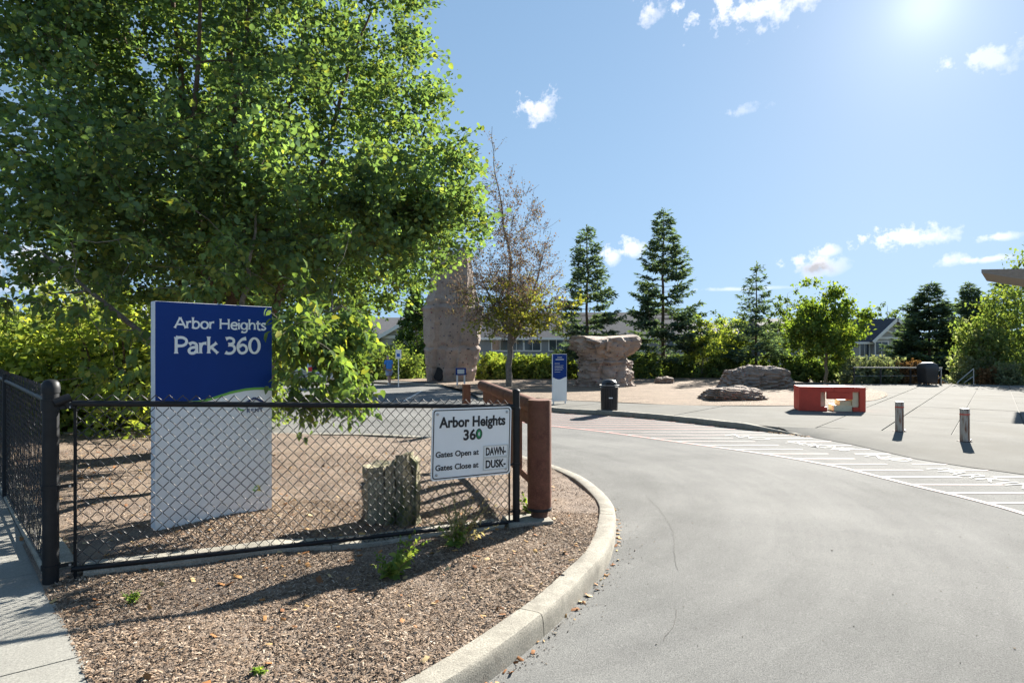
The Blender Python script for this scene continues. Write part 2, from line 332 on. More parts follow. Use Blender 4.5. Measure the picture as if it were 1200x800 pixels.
class MB:
    """collects shapes into one mesh"""
    def __init__(s): s.v = []; s.f = []
    def add(s, vs, fs):
        b = len(s.v); s.v += [tuple(x) for x in vs]; s.f += [[i + b for i in f] for f in fs]; return s
    def box(s, x0, x1, y0, y1, z0, z1):
        return s.add([(x, y, z) for z in (z0, z1) for y in (y0, y1) for x in (x0, x1)],
                     [(0, 2, 3, 1), (4, 5, 7, 6), (0, 1, 5, 4), (2, 6, 7, 3), (0, 4, 6, 2), (1, 3, 7, 5)])
    def bar(s, a, b, wd, hd):
        """box from a to b, wd wide, hd high"""
        a, b = Vector(a), Vector(b); d = (b - a).normalized()
        up = Vector((0, 0, 1)) if abs(d.z) < .95 else Vector((0, 1, 0))
        sx = d.cross(up).normalized() * wd / 2; sz = sx.cross(d).normalized() * hd / 2
        vs = [p + i * sx + j * sz for p in (a, b) for j in (-1, 1) for i in (-1, 1)]
        return s.add(vs, [(0, 2, 3, 1), (4, 5, 7, 6), (0, 1, 5, 4), (2, 6, 7, 3), (0, 4, 6, 2), (1, 3, 7, 5)])
    def lathe(s, prof, n=20, c=(0, 0, 0)):
        vs = []; fs = []
        for r, z in prof:
            for k in range(n):
                a = 2 * math.pi * k / n; vs.append((c[0] + r * math.cos(a), c[1] + r * math.sin(a), c[2] + z))
        m = len(prof)
        for i in range(m - 1):
            for k in range(n):
                fs.append((i * n + k, i * n + (k + 1) % n, (i + 1) * n + (k + 1) % n, (i + 1) * n + k))
        fs.append(tuple(range(n - 1, -1, -1))); fs.append(tuple((m - 1) * n + k for k in range(n)))
        return s.add(vs, fs)
    def tube(s, pts, r, n=10):
        V, Fq, caps = tube_np(pts, r, n)
        return s.add(V.tolist(), Fq.tolist() + caps)
    def prism(s, poly, z0, z1):
        n = len(poly)
        vs = [(x, y, z0) for x, y in poly] + [(x, y, z1) for x, y in poly]
        return s.add(vs, [tuple(range(n - 1, -1, -1)), tuple(range(n, 2 * n))] + [(i, (i + 1) % n, n + (i + 1) % n, n + i) for i in range(n)])
    def build(s, name, m, parent=None, smooth=False, loc=None, rz=0.0, bevel=0, segs=2, autosm=None):
        me = bpy.data.meshes.new(name); me.from_pydata(s.v, [], s.f); me.update()
        bm = bmesh.new(); bm.from_mesh(me); bmesh.ops.recalc_face_normals(bm, faces=bm.faces)
        if bevel:
            bmesh.ops.bevel(bm, geom=[e for e in bm.edges if e.calc_face_angle(0) > .5], offset=bevel, segments=segs, affect='EDGES', profile=.6)
        bm.to_mesh(me); bm.free()
        me.materials.append(m if not isinstance(m, str) else MT[m])
        if smooth:
            me.polygons.foreach_set('use_smooth', [True] * len(me.polygons))
            try: me.set_sharp_from_angle(angle=R(autosm or 40))
            except Exception: pass
        return link(name, me, parent, loc, rz)
def tube_np(pts, r, n=6):
    pts = np.asarray(pts, float); m = len(pts)
    r = np.broadcast_to(np.asarray(r, float), (m,))
    d = np.gradient(pts, axis=0); d /= np.linalg.norm(d, axis=1)[:, None] + 1e-9
    ref = np.array([0., 0, 1]) if abs(d[:, 2]).mean() < .8 else np.array([1., 0, 0])
    u = np.cross(d, ref); u /= np.linalg.norm(u, axis=1)[:, None] + 1e-9
    v = np.cross(d, u)
    a = np.linspace(0, 2 * np.pi, n, endpoint=False)
    V = pts[:, None] + r[:, None, None] * (np.cos(a)[None, :, None] * u[:, None] + np.sin(a)[None, :, None] * v[:, None])
    V = V.reshape(-1, 3)
    i = np.arange(m - 1)[:, None] * n; k = np.arange(n)[None]
    Fq = np.stack([i + k, i + (k + 1) % n, i + n + (k + 1) % n, i + n + k], -1).reshape(-1, 4)
    return V, Fq, [list(range(n - 1, -1, -1)), list(range((m - 1) * n, m * n))]
def copy_tree(o, parent=None):
    c = o.copy(); col.objects.link(c); c.parent = parent
    for ch in list(o.children): copy_tree(ch, c)
    return c
def text(name, body, size, m, parent, loc, rot, offset=0.0, align='LEFT', extrude=.0012, sx=1.0, space=1.0, shear=0):
    cu = bpy.data.curves.new(name, 'FONT'); cu.body = body; cu.size = size; cu.offset = offset; cu.extrude = extrude
    cu.align_x = align; cu.space_character = space; cu.shear = shear; cu.resolution_u = 4
    to = bpy.data.objects.new(name, cu); col.objects.link(to)
    dg = bpy.context.evaluated_depsgraph_get()
    me = bpy.data.meshes.new_from_object(to.evaluated_get(dg))
    bpy.data.objects.remove(to)
    if sx != 1.0:
        for v in me.vertices: v.co.x *= sx
    me.materials.clear(); me.materials.append(MT[m])
    o = link(name, me, parent, loc); o.rotation_euler = rot
    return o

from mathutils import noise as mnoise
def fract(p, sc, seed, oct_=4):
    return mnoise.fractal(Vector((p[0] * sc + seed * 7.3, p[1] * sc - seed * 3.1, p[2] * sc + seed)), .9, 2.1, oct_, noise_basis='PERLIN_ORIGINAL')
# sheets that follow the terrain -------------------------------------------------
def inside(poly, X, Y):
    poly = np.asarray(poly, float); x0, y0 = poly[:, 0], poly[:, 1]
    x1, y1 = np.roll(x0, -1), np.roll(y0, -1)
    r = np.zeros(np.shape(X), bool)
    for a, b, c, d in zip(x0, y0, x1, y1):
        if b == d: continue
        hit = ((b > Y) != (d > Y)) & (X < (c - a) * (Y - b) / (d - b) + a)
        r ^= hit
    return r
def sheet(name, poly, h, m, step=.6, hfun=None, parent=None, kind='structure'):
    poly = [(float(a), float(b)) for a, b in poly]
    dens = []
    for i, p in enumerate(poly):
        q = poly[(i + 1) % len(poly)]; L = math.dist(p, q); k = max(1, int(L / step))
        for j in range(k): dens.append((p[0] + (q[0] - p[0]) * j / k, p[1] + (q[1] - p[1]) * j / k))
    pa = np.array(dens)
    gx, gy = np.meshgrid(np.arange(pa[:, 0].min(), pa[:, 0].max(), step), np.arange(pa[:, 1].min(), pa[:, 1].max(), step))
    gx, gy = gx.ravel(), gy.ravel(); ins = inside(dens, gx, gy)
    # keep interior points a little off the border
    gx, gy = gx[ins], gy[ins]
    if len(gx):
        d = np.min((gx[:, None] - pa[None, :, 0]) ** 2 + (gy[:, None] - pa[None, :, 1]) ** 2, axis=1)
        gx, gy = gx[d > (.35 * step) ** 2], gy[d > (.35 * step) ** 2]
    vs = [Vector(p) for p in dens] + [Vector((a, b)) for a, b in zip(gx, gy)]
    n = len(dens)
    res = delaunay_2d_cdt(vs, [], [list(range(n))], 1, 1e-5)
    V = np.array([(v.x, v.y) for v in res[0]]); Z = G(V[:, 0], V[:, 1]) + h
    if hfun is not None: Z = Z + hfun(V[:, 0], V[:, 1])
    me = bpy.data.meshes.new(name)
    me.from_pydata(np.column_stack([V, Z]).tolist(), [], [list(f) for f in res[2]]); me.update()
    bm = bmesh.new(); bm.from_mesh(me)
    for f in bm.faces:
        f.normal_update()
        if f.normal.z < 0: f.normal_flip()
        f.smooth = True
    bm.to_mesh(me); bm.free()
    me.materials.append(MT[m] if isinstance(m, str) else m)
    o = link(name, me, parent)
    if parent is None: o['kind'] = kind
    return o
def smooth_path(pts, step=.12, closed=False):
    """Catmull-Rom through 2-D points, even spacing"""
    p = np.array([(a[0], a[1]) for a in pts], float); q = [2 * p[0] - p[1]] + list(p) + [2 * p[-1] - p[-2]]
    o = []
    for i in range(1, len(q) - 2):
        a, b, c, d = q[i - 1], q[i], q[i + 1], q[i + 2]
        k = max(2, int(np.linalg.norm(c - b) / step))
        for t in np.arange(k) / k:
            o.append(.5 * (2 * b + (c - a) * t + (2 * a - 5 * b + 4 * c - d) * t * t + (3 * b - a - 3 * c + d) * t ** 3))
    o.append(p[-1]); return np.array(o)
def offset_path(p, d):
    t = np.gradient(p, axis=0); t /= np.linalg.norm(t, axis=1)[:, None] + 1e-9
    return p + d * np.column_stack([-t[:, 1], t[:, 0]])
def kerb_run(root_name, label_path, width, height, side, mname, sec=2.4, gap=.008, hfun=None):
    """label_path: outer (road-side) edge; side +1: kerb body lies to the left of the path"""
    root = empty(root_name, (0, 0, 0)); root['kind'] = 'structure'
    p = label_path
    s = np.concatenate([[0], np.cumsum(np.linalg.norm(np.diff(p, axis=0), axis=1))])
    tot = s[-1]; k = max(1, round(tot / sec))
    for i in range(k):
        a, b = tot * i / k + gap / 2, tot * (i + 1) / k - gap / 2
        ss = np.arange(a, b, .12); ss = np.append(ss, b)
        c = np.column_stack([np.interp(ss, s, p[:, 0]), np.interp(ss, s, p[:, 1])])
        t = np.gradient(c, axis=0); t /= np.linalg.norm(t, axis=1)[:, None] + 1e-9
        nn = np.column_stack([-t[:, 1], t[:, 0]]) * side
        prof = [(-.012, -.06), (-.006, height * .55), (.002, height - .022), (.012, height - .006), (.028, height), (width - .015, height), (width - .004, height - .006), (width, height - .02), (width, -.06)]
        jit = rng.normal(0, .0012, (len(c), len(prof)))
        V = []
        for j, (o_, z) in enumerate(prof):
            xy = c + nn * o_
            hh = np.ones(len(c)) if hfun is None else hfun(ss / tot)
            V.append(np.column_stack([xy, G(c[:, 0], c[:, 1]) + (z * hh if z > 0 else z) + jit[:, j]]))
        V = np.stack(V, 1); m = len(prof)
        ii = np.arange(len(c) - 1)[:, None] * m; kk = np.arange(m - 1)[None]
        Fq = np.stack([ii + kk, ii + m + kk, ii + m + kk + 1, ii + kk + 1], -1).reshape(-1, 4)
        if side > 0: Fq = Fq[:, ::-1]
        mb = MB(); n_ = len(c) * m
        mb.add(V.reshape(-1, 3).tolist(), Fq.tolist() + [list(range(m)), list(range(n_ - m, n_))[::-1]])
        mb.build('kerb_section', mname, root, smooth=True, autosm=35)
    return root
def clip_half(poly, n, c):
    """part of a polygon where n.p <= c"""
    o = []
    for i in range(len(poly)):
        a, b = poly[i], poly[(i + 1) % len(poly)]
        da, db = n[0] * a[0] + n[1] * a[1] - c, n[0] * b[0] + n[1] * b[1] - c
        if da <= 0: o.append(a)
        if da * db < 0:
            t = da / (da - db); o.append((a[0] + t * (b[0] - a[0]), a[1] + t * (b[1] - a[1])))
    return o
def slab_field(root, poly, lines, h, mname, gap=.012, thick=.08, hfun=None):
    """cut a convex polygon by families of lines [(normal, [offsets])] into slabs with recessed joints"""
    pieces = [poly]
    for n, cs in lines:
        for c in cs:
            nxt = []
            for p in pieces:
                a = clip_half(p, n, c - gap / 2); b = clip_half(p, (-n[0], -n[1]), -(c + gap / 2))
                for q in (a, b):
                    if len(q) >= 3: nxt.append(q)
            pieces = nxt
    for p in pieces:
        A = .5 * abs(sum(p[i][0] * p[(i + 1) % len(p)][1] - p[(i + 1) % len(p)][0] * p[i][1] for i in range(len(p))))
        if A < .05: continue
        q = []                                   # densify so the slab follows the slope
        for i in range(len(p)):
            a, b = p[i], p[(i + 1) % len(p)]; k = max(1, int(math.dist(a, b) / 1.2))
            q += [(a[0] + (b[0] - a[0]) * j / k, a[1] + (b[1] - a[1]) * j / k) for j in range(k)]
        dz = random.uniform(-.003, .003)
        top = [(x, y, g(x, y) + h + dz + (hfun(x, y) if hfun else 0)) for x, y in q]
        n_ = len(top); mb = MB()
        mb.add(top + [(x, y, z - thick) for x, y, z in top], [tuple(range(n_))] + [(i, n_ + i, n_ + (i + 1) % n_, (i + 1) % n_) for i in range(n_)])
        mb.build('concrete_slab', mname, root)

# ================================================================== GROUND
xs = np.concatenate([np.linspace(-700, -60, 17), np.linspace(-50, 60, 111), np.linspace(70, 700, 17)])
ys = np.concatenate([np.linspace(-60, -5, 12), np.linspace(-4, 100, 105), np.linspace(120, 1500, 24)])
gx, gy = np.meshgrid(xs, ys); nx = len(xs)
V = np.column_stack([gx.ravel(), gy.ravel(), (G(gx, gy) - .09).ravel()])
i = (np.arange(len(ys) - 1)[:, None] * nx + np.arange(nx - 1)[None]).ravel()
o = link('ground', np_mesh('ground', V, [np.stack([i, i + 1, i + nx + 1, i + nx], -1)], MT['ground'], True)); o['kind'] = 'structure'

# --- island kerb: outer top edge
isl_px = [(400, 862), (519, 800), (630, 723), (684, 674), (712, 641), (721, 605), (715, 584), (687, 560), (655, 546), (612, 533), (560, 520), (503, 511.5), (440, 508), (380, 507), (300, 506.5), (200, 506), (100, 505.5), (0, 505), (-150, 504)]
isl = [P(a, b, .14) for a, b in isl_px]
isl = [(-1.2, 1.35)] + [(p.x, p.y) for p in isl]
isl_path = smooth_path(isl, .12)
asph = [(-45, -6), (40, -6), (40, 30), (17.5, 23), (0, 34), (-1.2, 41), (-12, 41), (-45, 41)]
sheet('road', asph, 0, 'asphalt', .8)
kerb_run('island_kerb', isl_path, .165, .14, 1, 'kerb', 2.6)
inner = offset_path(isl_path, .15)
SWD = np.array([-.70, .714])                      # direction of the pavement edge
sw0 = np.array([-1.87, 2.68])
def sw(s, t): q = sw0 + SWD * s + np.array([-SWD[1], SWD[0]]) * t; return (float(q[0]), float(q[1]))
isl_poly = [tuple(q) for q in inner[::2]] + [sw(15.2, .02), sw(-1.6, .02)]
def bump(x, y): return .02 * np.sin(x * 1.7) * np.cos(y * 1.3) + .012 * np.sin(x * 4.1 + y * 3.3) + .075 * np.exp(-((x + 2.55) ** 2 + (y - 5.4) ** 2) / .9)
bed = sheet('planting_bed', isl_poly, .12, 'mulch', .45, hfun=bump)
def bedz(x, y): return g(x, y) + .12 + float(bump(x, y))
# --- pavement on the left
swr = empty('pavement', (0, 0, 0)); swr['kind'] = 'structure'
n_ = (SWD[0], SWD[1]); base_c = float(sw0 @ SWD)
slab_field(swr, [sw(-2.6, 0), sw(16, 0), sw(16, 2.4), sw(-2.6, 2.4)],
           [(n_, [base_c + k for k in (-1.15, .35, 1.85, 3.35, 4.85, 6.35, 7.85, 9.35, 10.85, 12.35)]), ((-SWD[1], SWD[0]), [float(sw0 @ np.array([-SWD[1], SWD[0]])) + 1.2])], .125, 'concrete', .012)
sheet('pavement_base', [sw(-2.6, .01), sw(16, .01), sw(16, 2.39), sw(-2.6, 2.39)], .105, 'joint', .8)

# --- plaza on the right, with kerb that dies into a ramp
pk_px = [(560, 469), (600, 472), (650, 482.5), (715, 486.5), (780, 492), (850, 500), (920, 508), (948, 511.5)]
pk = [P(a, b) for a, b in pk_px]
pk_path = smooth_path([(p.x, p.y) for p in pk], .15)
kerb_run('plaza_kerb', pk_path, .15, .14, 1, 'kerb', 2.6, hfun=lambda t: np.clip((1 - t) / .12, .06, 1))
flush = [P(a, b) for a, b in ((930, 509.3), (948, 511.5), (1000, 521), (1075, 538), (1140, 548), (1200, 556), (1300, 570))]
fl = [(p.x, p.y) for p in flush]
back = [(p.x, p.y) for p in (P(912, 500, .12), P(1010, 503, .12), P(1110, 509, .12), P(1200, 515, .12), P(1300, 521, .12))]
pin = offset_path(pk_path, .14)
def ramp_h(x, y):
    """0 at the flush edge, rising to plaza height at the ramp's back"""
    fy = np.interp(x, [q[0] for q in fl], [q[1] for q in fl]); by = np.interp(x, [q[0] for q in back], [q[1] for q in back])
    return .12 * np.clip((y - fy) / np.maximum(by - fy, .1), .03, 1)
ramp_poly = fl + back[::-1]
sheet('ramp', ramp_poly, .004, 'plaza', .5, hfun=ramp_h)
plaza_poly = [tuple(q) for q in pin[::3]] + back + [(36, 14), (36, 34), (26, 36.2), (20, 36.6), (16, 43.5), (4, 43), (-2, 40), (-3.2, 34)]
MT['joint2'] = mat('plaza_joint', (.055, .052, .046), .95, .1, 8, coord='pos')
sheet('plaza_base', plaza_poly, .10, 'joint2', 1.0)
pr = empty('plaza', (0, 0, 0)); pr['kind'] = 'structure'
def line_fam(a, b, k, sp):
    d = np.array([b.x - a.x, b.y - a.y]); d /= np.linalg.norm(d); n = np.array([-d[1], d[0]])
    c = float(n @ np.array([a.x, a.y])); return (tuple(n), [c + sp * j for j in k]), tuple(d), float(d @ np.array([a.x, a.y]))
j1 = P(1101, 460, .12); j2 = P(1032, 505, .12)
j3 = P(1149, 457, .12); j4 = P(1107, 514, .12)
famA, dA, cA = line_fam(j2, j1, list(range(-9, 2)) + [4, 7, 10, 13], 1.3)
famB = (dA, [cA + 4.2 * j for j in range(-6, 12)])
# the plaza is cut from convex pieces: a fan between the kerb and the back edge
pts_front = [tuple(q) for q in pin[::max(1, len(pin) // 12)]]
pcs = []
for a, b in zip(pts_front[:-1], pts_front[1:]): pcs.append([a, b, (b[0], 43.0), (a[0], 43.0)])
fr = [pts_front[-1]] + back
for a, b in zip(fr[:-1], fr[1:]): pcs.append([a, b, (b[0], 43.5), (a[0], 43.5)])
e = fr[-1]
pcs.append([e, (36, 13.5), (36, 44), (e[0], 43.5)])
# slabs: cut the whole outline by the joint lines (outline is y-monotone over x)
front_line = [(p[0], p[1]) for p in (pts_front + back)] + [(36, 13.5)]
outline = front_line + [(36, 34), (27, 36), (20, 36.4), (16, 42.5), (front_line[0][0], 42.5)]
slab_field(pr, outline, [famA, famB], .12, 'plaza', .03)

# --- play area of wood chips
pc_px = [(560, 461), (640, 467.5), (720, 471.5), (800, 474.5), (900, 475.5), (960, 474.5), (1010, 471), (1034, 466.5), (1040, 461.5), (1028, 457), (1000, 452.5), (960, 450)]
pc = [P(a, b, .12) for a, b in pc_px]
pcp = smooth_path([(p.x, p.y) for p in pc], .5)
chip_poly = [tuple(q) for q in pcp] + [(19, 46.5), (8, 46.5), (0, 46.5), (-7, 44.5), (-9, 42.0), (-5, 38)]
sheet('play_area', chip_poly, .132, 'woodchips', .8, hfun=lambda x, y: .012 * np.sin(x * 1.3) * np.sin(y * 1.1))
# path beyond the car park, where the man walks
sheet('far_path', [(-45, 40.0), (-10, 40.0), (-6, 36.5), (-2.5, 35.2), (-2, 40), (-8, 42.5), (-45, 43)], .10, 'plaza', 1.0)
fk = smooth_path([(-45, 40), (-20, 40), (-10, 40.0), (-7.6, 38), (-5.2, 35.9), (-2.5, 34.9)], .4)
kerb_run('car_park_kerb', fk, .16, .13, 1, 'kerb', 4.0)

# --- painted markings
hatch_px = [(600, 493.5), (650, 499.5), (700, 505), (760, 513), (840, 524), (890, 531), (925, 536.5), (950, 541), (985, 547.5), (1000, 551), (1080, 571), (1123, 581), (1173, 594), (1200, 602), (1300, 632)]
hp = [P(a, b) for a, b in hatch_px]
ho = np.array([(p.x, p.y) for p in hp])
def ribbon(mb, path, wdt, h):
    a = offset_path(path, wdt / 2); b = offset_path(path, -wdt / 2)
    n = len(path); vs = [(x, y, g(x, y) + h) for x, y in a] + [(x, y, g(x, y) + h) for x, y in b]
    mb.add(vs, [(i, i + 1, n + i + 1, n + i) for i in range(n - 1)])
mk = empty('fire_lane_markings', (0, 0, 0)); mk['kind'] = 'structure'
hs = smooth_path(ho, .25)
XSPL = P(850, 526).x
mb = MB(); ribbon(mb, hs[hs[:, 0] <= XSPL], .11, .006); mb.build('edge_line', 'redpaint', mk)
mb = MB(); ribbon(mb, hs[hs[:, 0] >= XSPL - .2], .095, .007); mb.build('edge_line', 'glarepaint', mk)
edge_in = np.array([(q[0], q[1]) for q in pk_path] + fl[1:])
# stripes run straight across the photograph; lettering sits half way along each of them
yy = 6.4
words_at = []
while yy < 19.5:
    def cross(path):
        s_ = path[np.argsort(path[:, 1])]
        return float(np.interp(yy, s_[:, 1], s_[:, 0]))
    xo, xi = cross(hs), cross(edge_in)
    L = xi - xo
    if L > .3:
        m_ = 'redpaint' if xo + L / 2 < XSPL else 'glarepaint'
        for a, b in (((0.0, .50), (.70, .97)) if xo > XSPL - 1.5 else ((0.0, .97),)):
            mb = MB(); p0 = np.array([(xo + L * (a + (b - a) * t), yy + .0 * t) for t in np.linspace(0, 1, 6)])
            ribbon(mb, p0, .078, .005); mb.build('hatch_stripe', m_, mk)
    yy += .535
def painted_word(body, p0, p1, hgt):
    """letters laid flat along the line p0 -> p1"""
    d = Vector((p1[0] - p0[0], p1[1] - p0[1])); L = d.length; ang = math.atan2(d.y, d.x)
    cu = bpy.data.curves.new('w', 'FONT'); cu.body = body; cu.size = hgt / .72; cu.offset = -.006; cu.resolution_u = 3
    to = bpy.data.objects.new('w', cu); col.objects.link(to)
    me = bpy.data.meshes.new_from_object(to.evaluated_get(bpy.context.evaluated_depsgraph_get())); bpy.data.objects.remove(to)
    wx = max(v.co.x for v in me.vertices); k = L / wx
    for v in me.vertices:
        x, y = v.co.x * k, v.co.y
        X = p0[0] + x * math.cos(ang) - y * math.sin(ang); Y = p0[1] + x * math.sin(ang) + y * math.cos(ang)
        v.co = (X, Y, g(X, Y) + .009)
    me.materials.clear(); me.materials.append(MT['whitepaint'])
    return link('painted_word', me, mk)
def pw(body, a, b, h): pa, pb = P(*a), P(*b); painted_word(body, (pa.x, pa.y), (pb.x, pb.y), h)
pw('NO', (846, 510.5), (896, 516), .45)
pw('PARKING', (918, 519), (990, 528.5), .45)
pw('NO', (1010, 534.5), (1060, 541.5), .42)
pw('PARKING', (1082, 549), (1232, 580), .42)
# car park stall lines
sm = empty('stall_markings', (0, 0, 0)); sm['kind'] = 'structure'
for a, b in (((472, 470), (494, 458)), ((400, 470), (440, 457.5)), ((330, 471), (386, 457.5)), ((545, 468), (553, 459))):
    pa, pb = P(*a), P(*b); mb = MB(); ribbon(mb, np.linspace((pa.x, pa.y), (pb.x, pb.y), 12), .12, .006); mb.build('stall_line', 'whitepaint', sm)
# road cracks
cr = empty('road_cracks', (0, 0, 0)); cr['kind'] = 'structure'
for pts in ([(756, 580), (775, 600), (788, 622), (790, 645), (794, 668)], [(793, 715), (788, 735), (776, 750)]):
    c = smooth_path([(P(*q).x, P(*q).y) for q in pts], .05); c = c + rng.normal(0, .006, c.shape)
    mb = MB(); ribbon(mb, c, .0035, .004); mb.build('crack', 'joint', cr)

# --- loose material: wood chips and dry leaves
def scatter_flakes(name, pts, nrm_tilt, lmin, lmax, wr, th, material, seed, drop=0.0):
    r = np.random.default_rng(seed); n = len(pts)
    L = r.uniform(lmin, lmax, n) * r.uniform(.5, 1, n); W = L * r.uniform(wr[0], wr[1], n); T = L * r.uniform(th[0], th[1], n)
    a = r.uniform(0, 2 * np.pi, n); ti = r.normal(0, nrm_tilt, n); tj = r.normal(0, nrm_tilt, n)
    ex = np.column_stack([np.cos(a) * np.cos(ti), np.sin(a) * np.cos(ti), np.sin(ti)])
    ey = np.column_stack([-np.sin(a) * np.cos(tj), np.cos(a) * np.cos(tj), np.sin(tj)])
    ez = np.cross(ex, ey)
    tmpl = np.array([(-.5, -.35, 0), (.5, -.5, 0), (.45, .4, 0), (-.5, .5, 0), (-.3, 0, 1), (.3, .05, 1)])
    fac3 = np.array([(0, 4, 3), (1, 2, 5)]); fac4 = np.array([(0, 1, 5, 4), (2, 3, 4, 5)])
    V = pts[:, None] + tmpl[None, :, 0, None] * (ex * L[:, None])[:, None] + tmpl[None, :, 1, None] * (ey * W[:, None])[:, None] + tmpl[None, :, 2, None] * (ez * T[:, None])[:, None]
    b = (np.arange(n) * 6)[:, None, None]
    o = link(name, np_mesh(name, V.reshape(-1, 3), [(b + fac3[None]).reshape(-1, 3), (b + fac4[None]).reshape(-1, 4)], material))
    return o
def bed_pts(n, x0, x1, y0, y1, seed, lift=.004):
    r = np.random.default_rng(seed); x = r.uniform(x0, x1, n); y = r.uniform(y0, y1, n)
    k = inside(isl_poly, x, y); x, y = x[k], y[k]
    z = G(x, y) + .12 + bump(x, y) + lift
    return np.column_stack([x, y, z])
near = np.concatenate([bed_pts(130000, -2.9, 1.2, 2.2, 6.3, 3), bed_pts(40000, -6.5, 1.2, 4.5, 9.5, 4), bed_pts(16000, -9, 0, 7, 13.5, 5)])
tag(scatter_flakes('bark_mulch', near, .36, .010, .040, (.12, .34), (.06, .15), MT['chip'], 11), 'loose brown bark chips covering the planting bed by the fence', 'mulch', kind='stuff')
# dry leaves in the bed and along the kerb foot
lp = np.concatenate([bed_pts(260, -3.2, 1.0, 2.4, 6, 8, .012), bed_pts(900, -7, 0.6, 4.2, 10, 9, .012)])
kx = offset_path(isl_path, -.035); sel = rng.integers(10, len(kx) - 60, 700); kx = kx[sel] + rng.normal(0, .02, (700, 2)) - 0
kz = np.column_stack([kx, G(kx[:, 0], kx[:, 1]) + .006])
kk = offset_path(pk_path, -.06); sel = rng.integers(0, len(kk), 700); kk = kk[sel] + rng.normal(0, .05, (700, 2)); kk = np.column_stack([kk, G(kk[:, 0], kk[:, 1]) + .01])
tag(scatter_flakes('leaf_litter', np.concatenate([lp, kz[:260]]), .3, .02, .07, (.4, .7), (.03, .12), MT['litter'], 12), 'dry brown and orange leaves lying in the planting bed and along its kerb', 'dry leaves', kind='stuff')
tag(scatter_flakes('kerb_litter', kk, .3, .03, .09, (.4, .7), (.03, .12), MT['litter'], 13), 'dry leaves gathered along the foot of the plaza kerb', 'dry leaves', kind='stuff')
# grit on the road near the kerb
gp_ = offset_path(isl_path, -.02); sel = rng.integers(5, len(gp_) - 40, 1500)
tt_ = np.gradient(isl_path, axis=0); tt_ /= np.linalg.norm(tt_, axis=1)[:, None]; nn_ = np.column_stack([tt_[:, 1], -tt_[:, 0]])
gq = gp_[sel] + tt_[sel] * rng.uniform(-.12, .12, (1500, 1)) + nn_[sel] * (rng.exponential(.05, (1500, 1)) * (1 + 1.5 * (np.sin(sel * .21) > .3))[:, None]); gq = np.concatenate([gq, np.column_stack([rng.uniform(-.2, 6, 500), rng.uniform(2, 12, 500)])])
gq = gq[~inside(isl_poly, gq[:, 0], gq[:, 1])]
gq = gq[np.array([np.min(np.sum((isl_path - q) ** 2, axis=1)) > .0004 for q in gq])]
MT['grit'] = islandmat('road_grit', [(0, (.05, .045, .04)), (.5, (.12, .10, .08)), (.85, (.22, .17, .12)), (1, (.35, .28, .2))])
tag(scatter_flakes('road_grit', np.column_stack([gq, G(gq[:, 0], gq[:, 1]) + .003]), .3, .004, .016, (.4, .8), (.2, .5), MT['grit'], 15), 'grit and crumbs of bark gathered on the road along the kerb', 'grit', kind='stuff')

# ================================================================== VEGETATION GENERATORS
LEAF4 = (np.array([(0, 0, 0), (.5, .42, .10), (1, .0, -.06), (.5, -.42, .10)]), np.array([(0, 1, 2), (0, 2, 3)]))                 # kite, folded on its midrib
LEAF_R = (np.array([(0, 0, 0), (.25, .42, .07), (.72, .40, .05), (1, 0, -.05), (.72, -.40, .05), (.25, -.42, .07), (.5, 0, -.02)]),
          np.array([(0, 1, 6), (1, 2, 6), (2, 3, 6), (3, 4, 6), (4, 5, 6), (5, 0, 6)]))                                            # roundish
LEAF_K = (np.array([(0, 0, 0), (.28, .44, .10), (.75, .38, .07), (1, 0, -.06), (.75, -.38, .07), (.28, -.44, .10)]), np.array([(0, 1, 2), (0, 2, 3), (0, 3, 4), (0, 4, 5)]))     # heart-shaped, folded
LEAF_P = (np.array([(0, 0, 0), (.22, .26, .07), (.55, .27, .05), (1, 0, -.22), (.55, -.27, .05), (.22, -.26, .07), (.5, 0, -.04)]),
          np.array([(0, 1, 6), (1, 2, 6), (2, 3, 6), (3, 4, 6), (4, 5, 6), (5, 0, 6)]))                                            # pointed, drooping tip
NEEDLE = (np.array([(0, 0, 0), (.45, .21, .04), (1, 0, 0), (.45, -.21, .04)]), np.array([(0, 1, 2), (0, 2, 3)]))
def unit(a): return a / (np.linalg.norm(a, axis=-1, keepdims=True) + 1e-9)
def leaves(pos, tip, up, size, tmpl):
    """arrays of leaves: base position, tip direction, rough up, length"""
    T, Fc = tmpl; tip = unit(tip); s = unit(np.cross(up, tip)); n = np.cross(tip, s)
    size = np.asarray(size)[:, None]
    V = pos[:, None] + T[None, :, 0, None] * (tip * size)[:, None] + T[None, :, 1, None] * (s * size)[:, None] + T[None, :, 2, None] * (n * size)[:, None]
    b = (np.arange(len(pos)) * len(T))[:, None, None]
    return V.reshape(-1, 3), (b + Fc[None]).reshape(-1, 3)
class Wood:
    def __init__(s): s.V = []; s.F = []; s.n = 0
    def tube(s, pts, r, n=6):
        V, Fq, _ = tube_np(pts, r, n); s.V.append(V); s.F.append(Fq + s.n); s.n += len(V)
    def mesh(s, name, m): return np_mesh(name, np.concatenate(s.V), [np.concatenate(s.F)], m, True)
def curve3(a, b, bend, k, r):
    """a curved path a->b, bowed by the vector bend, with a little wander"""
    t = np.linspace(0, 1, k)[:, None]
    p = a + (b - a) * t + bend * (4 * t * (1 - t))
    w_ = r.normal(0, .025 * np.linalg.norm(b - a), (k, 3)); w_[0] = 0; w_[-1] = 0
    return p + w_
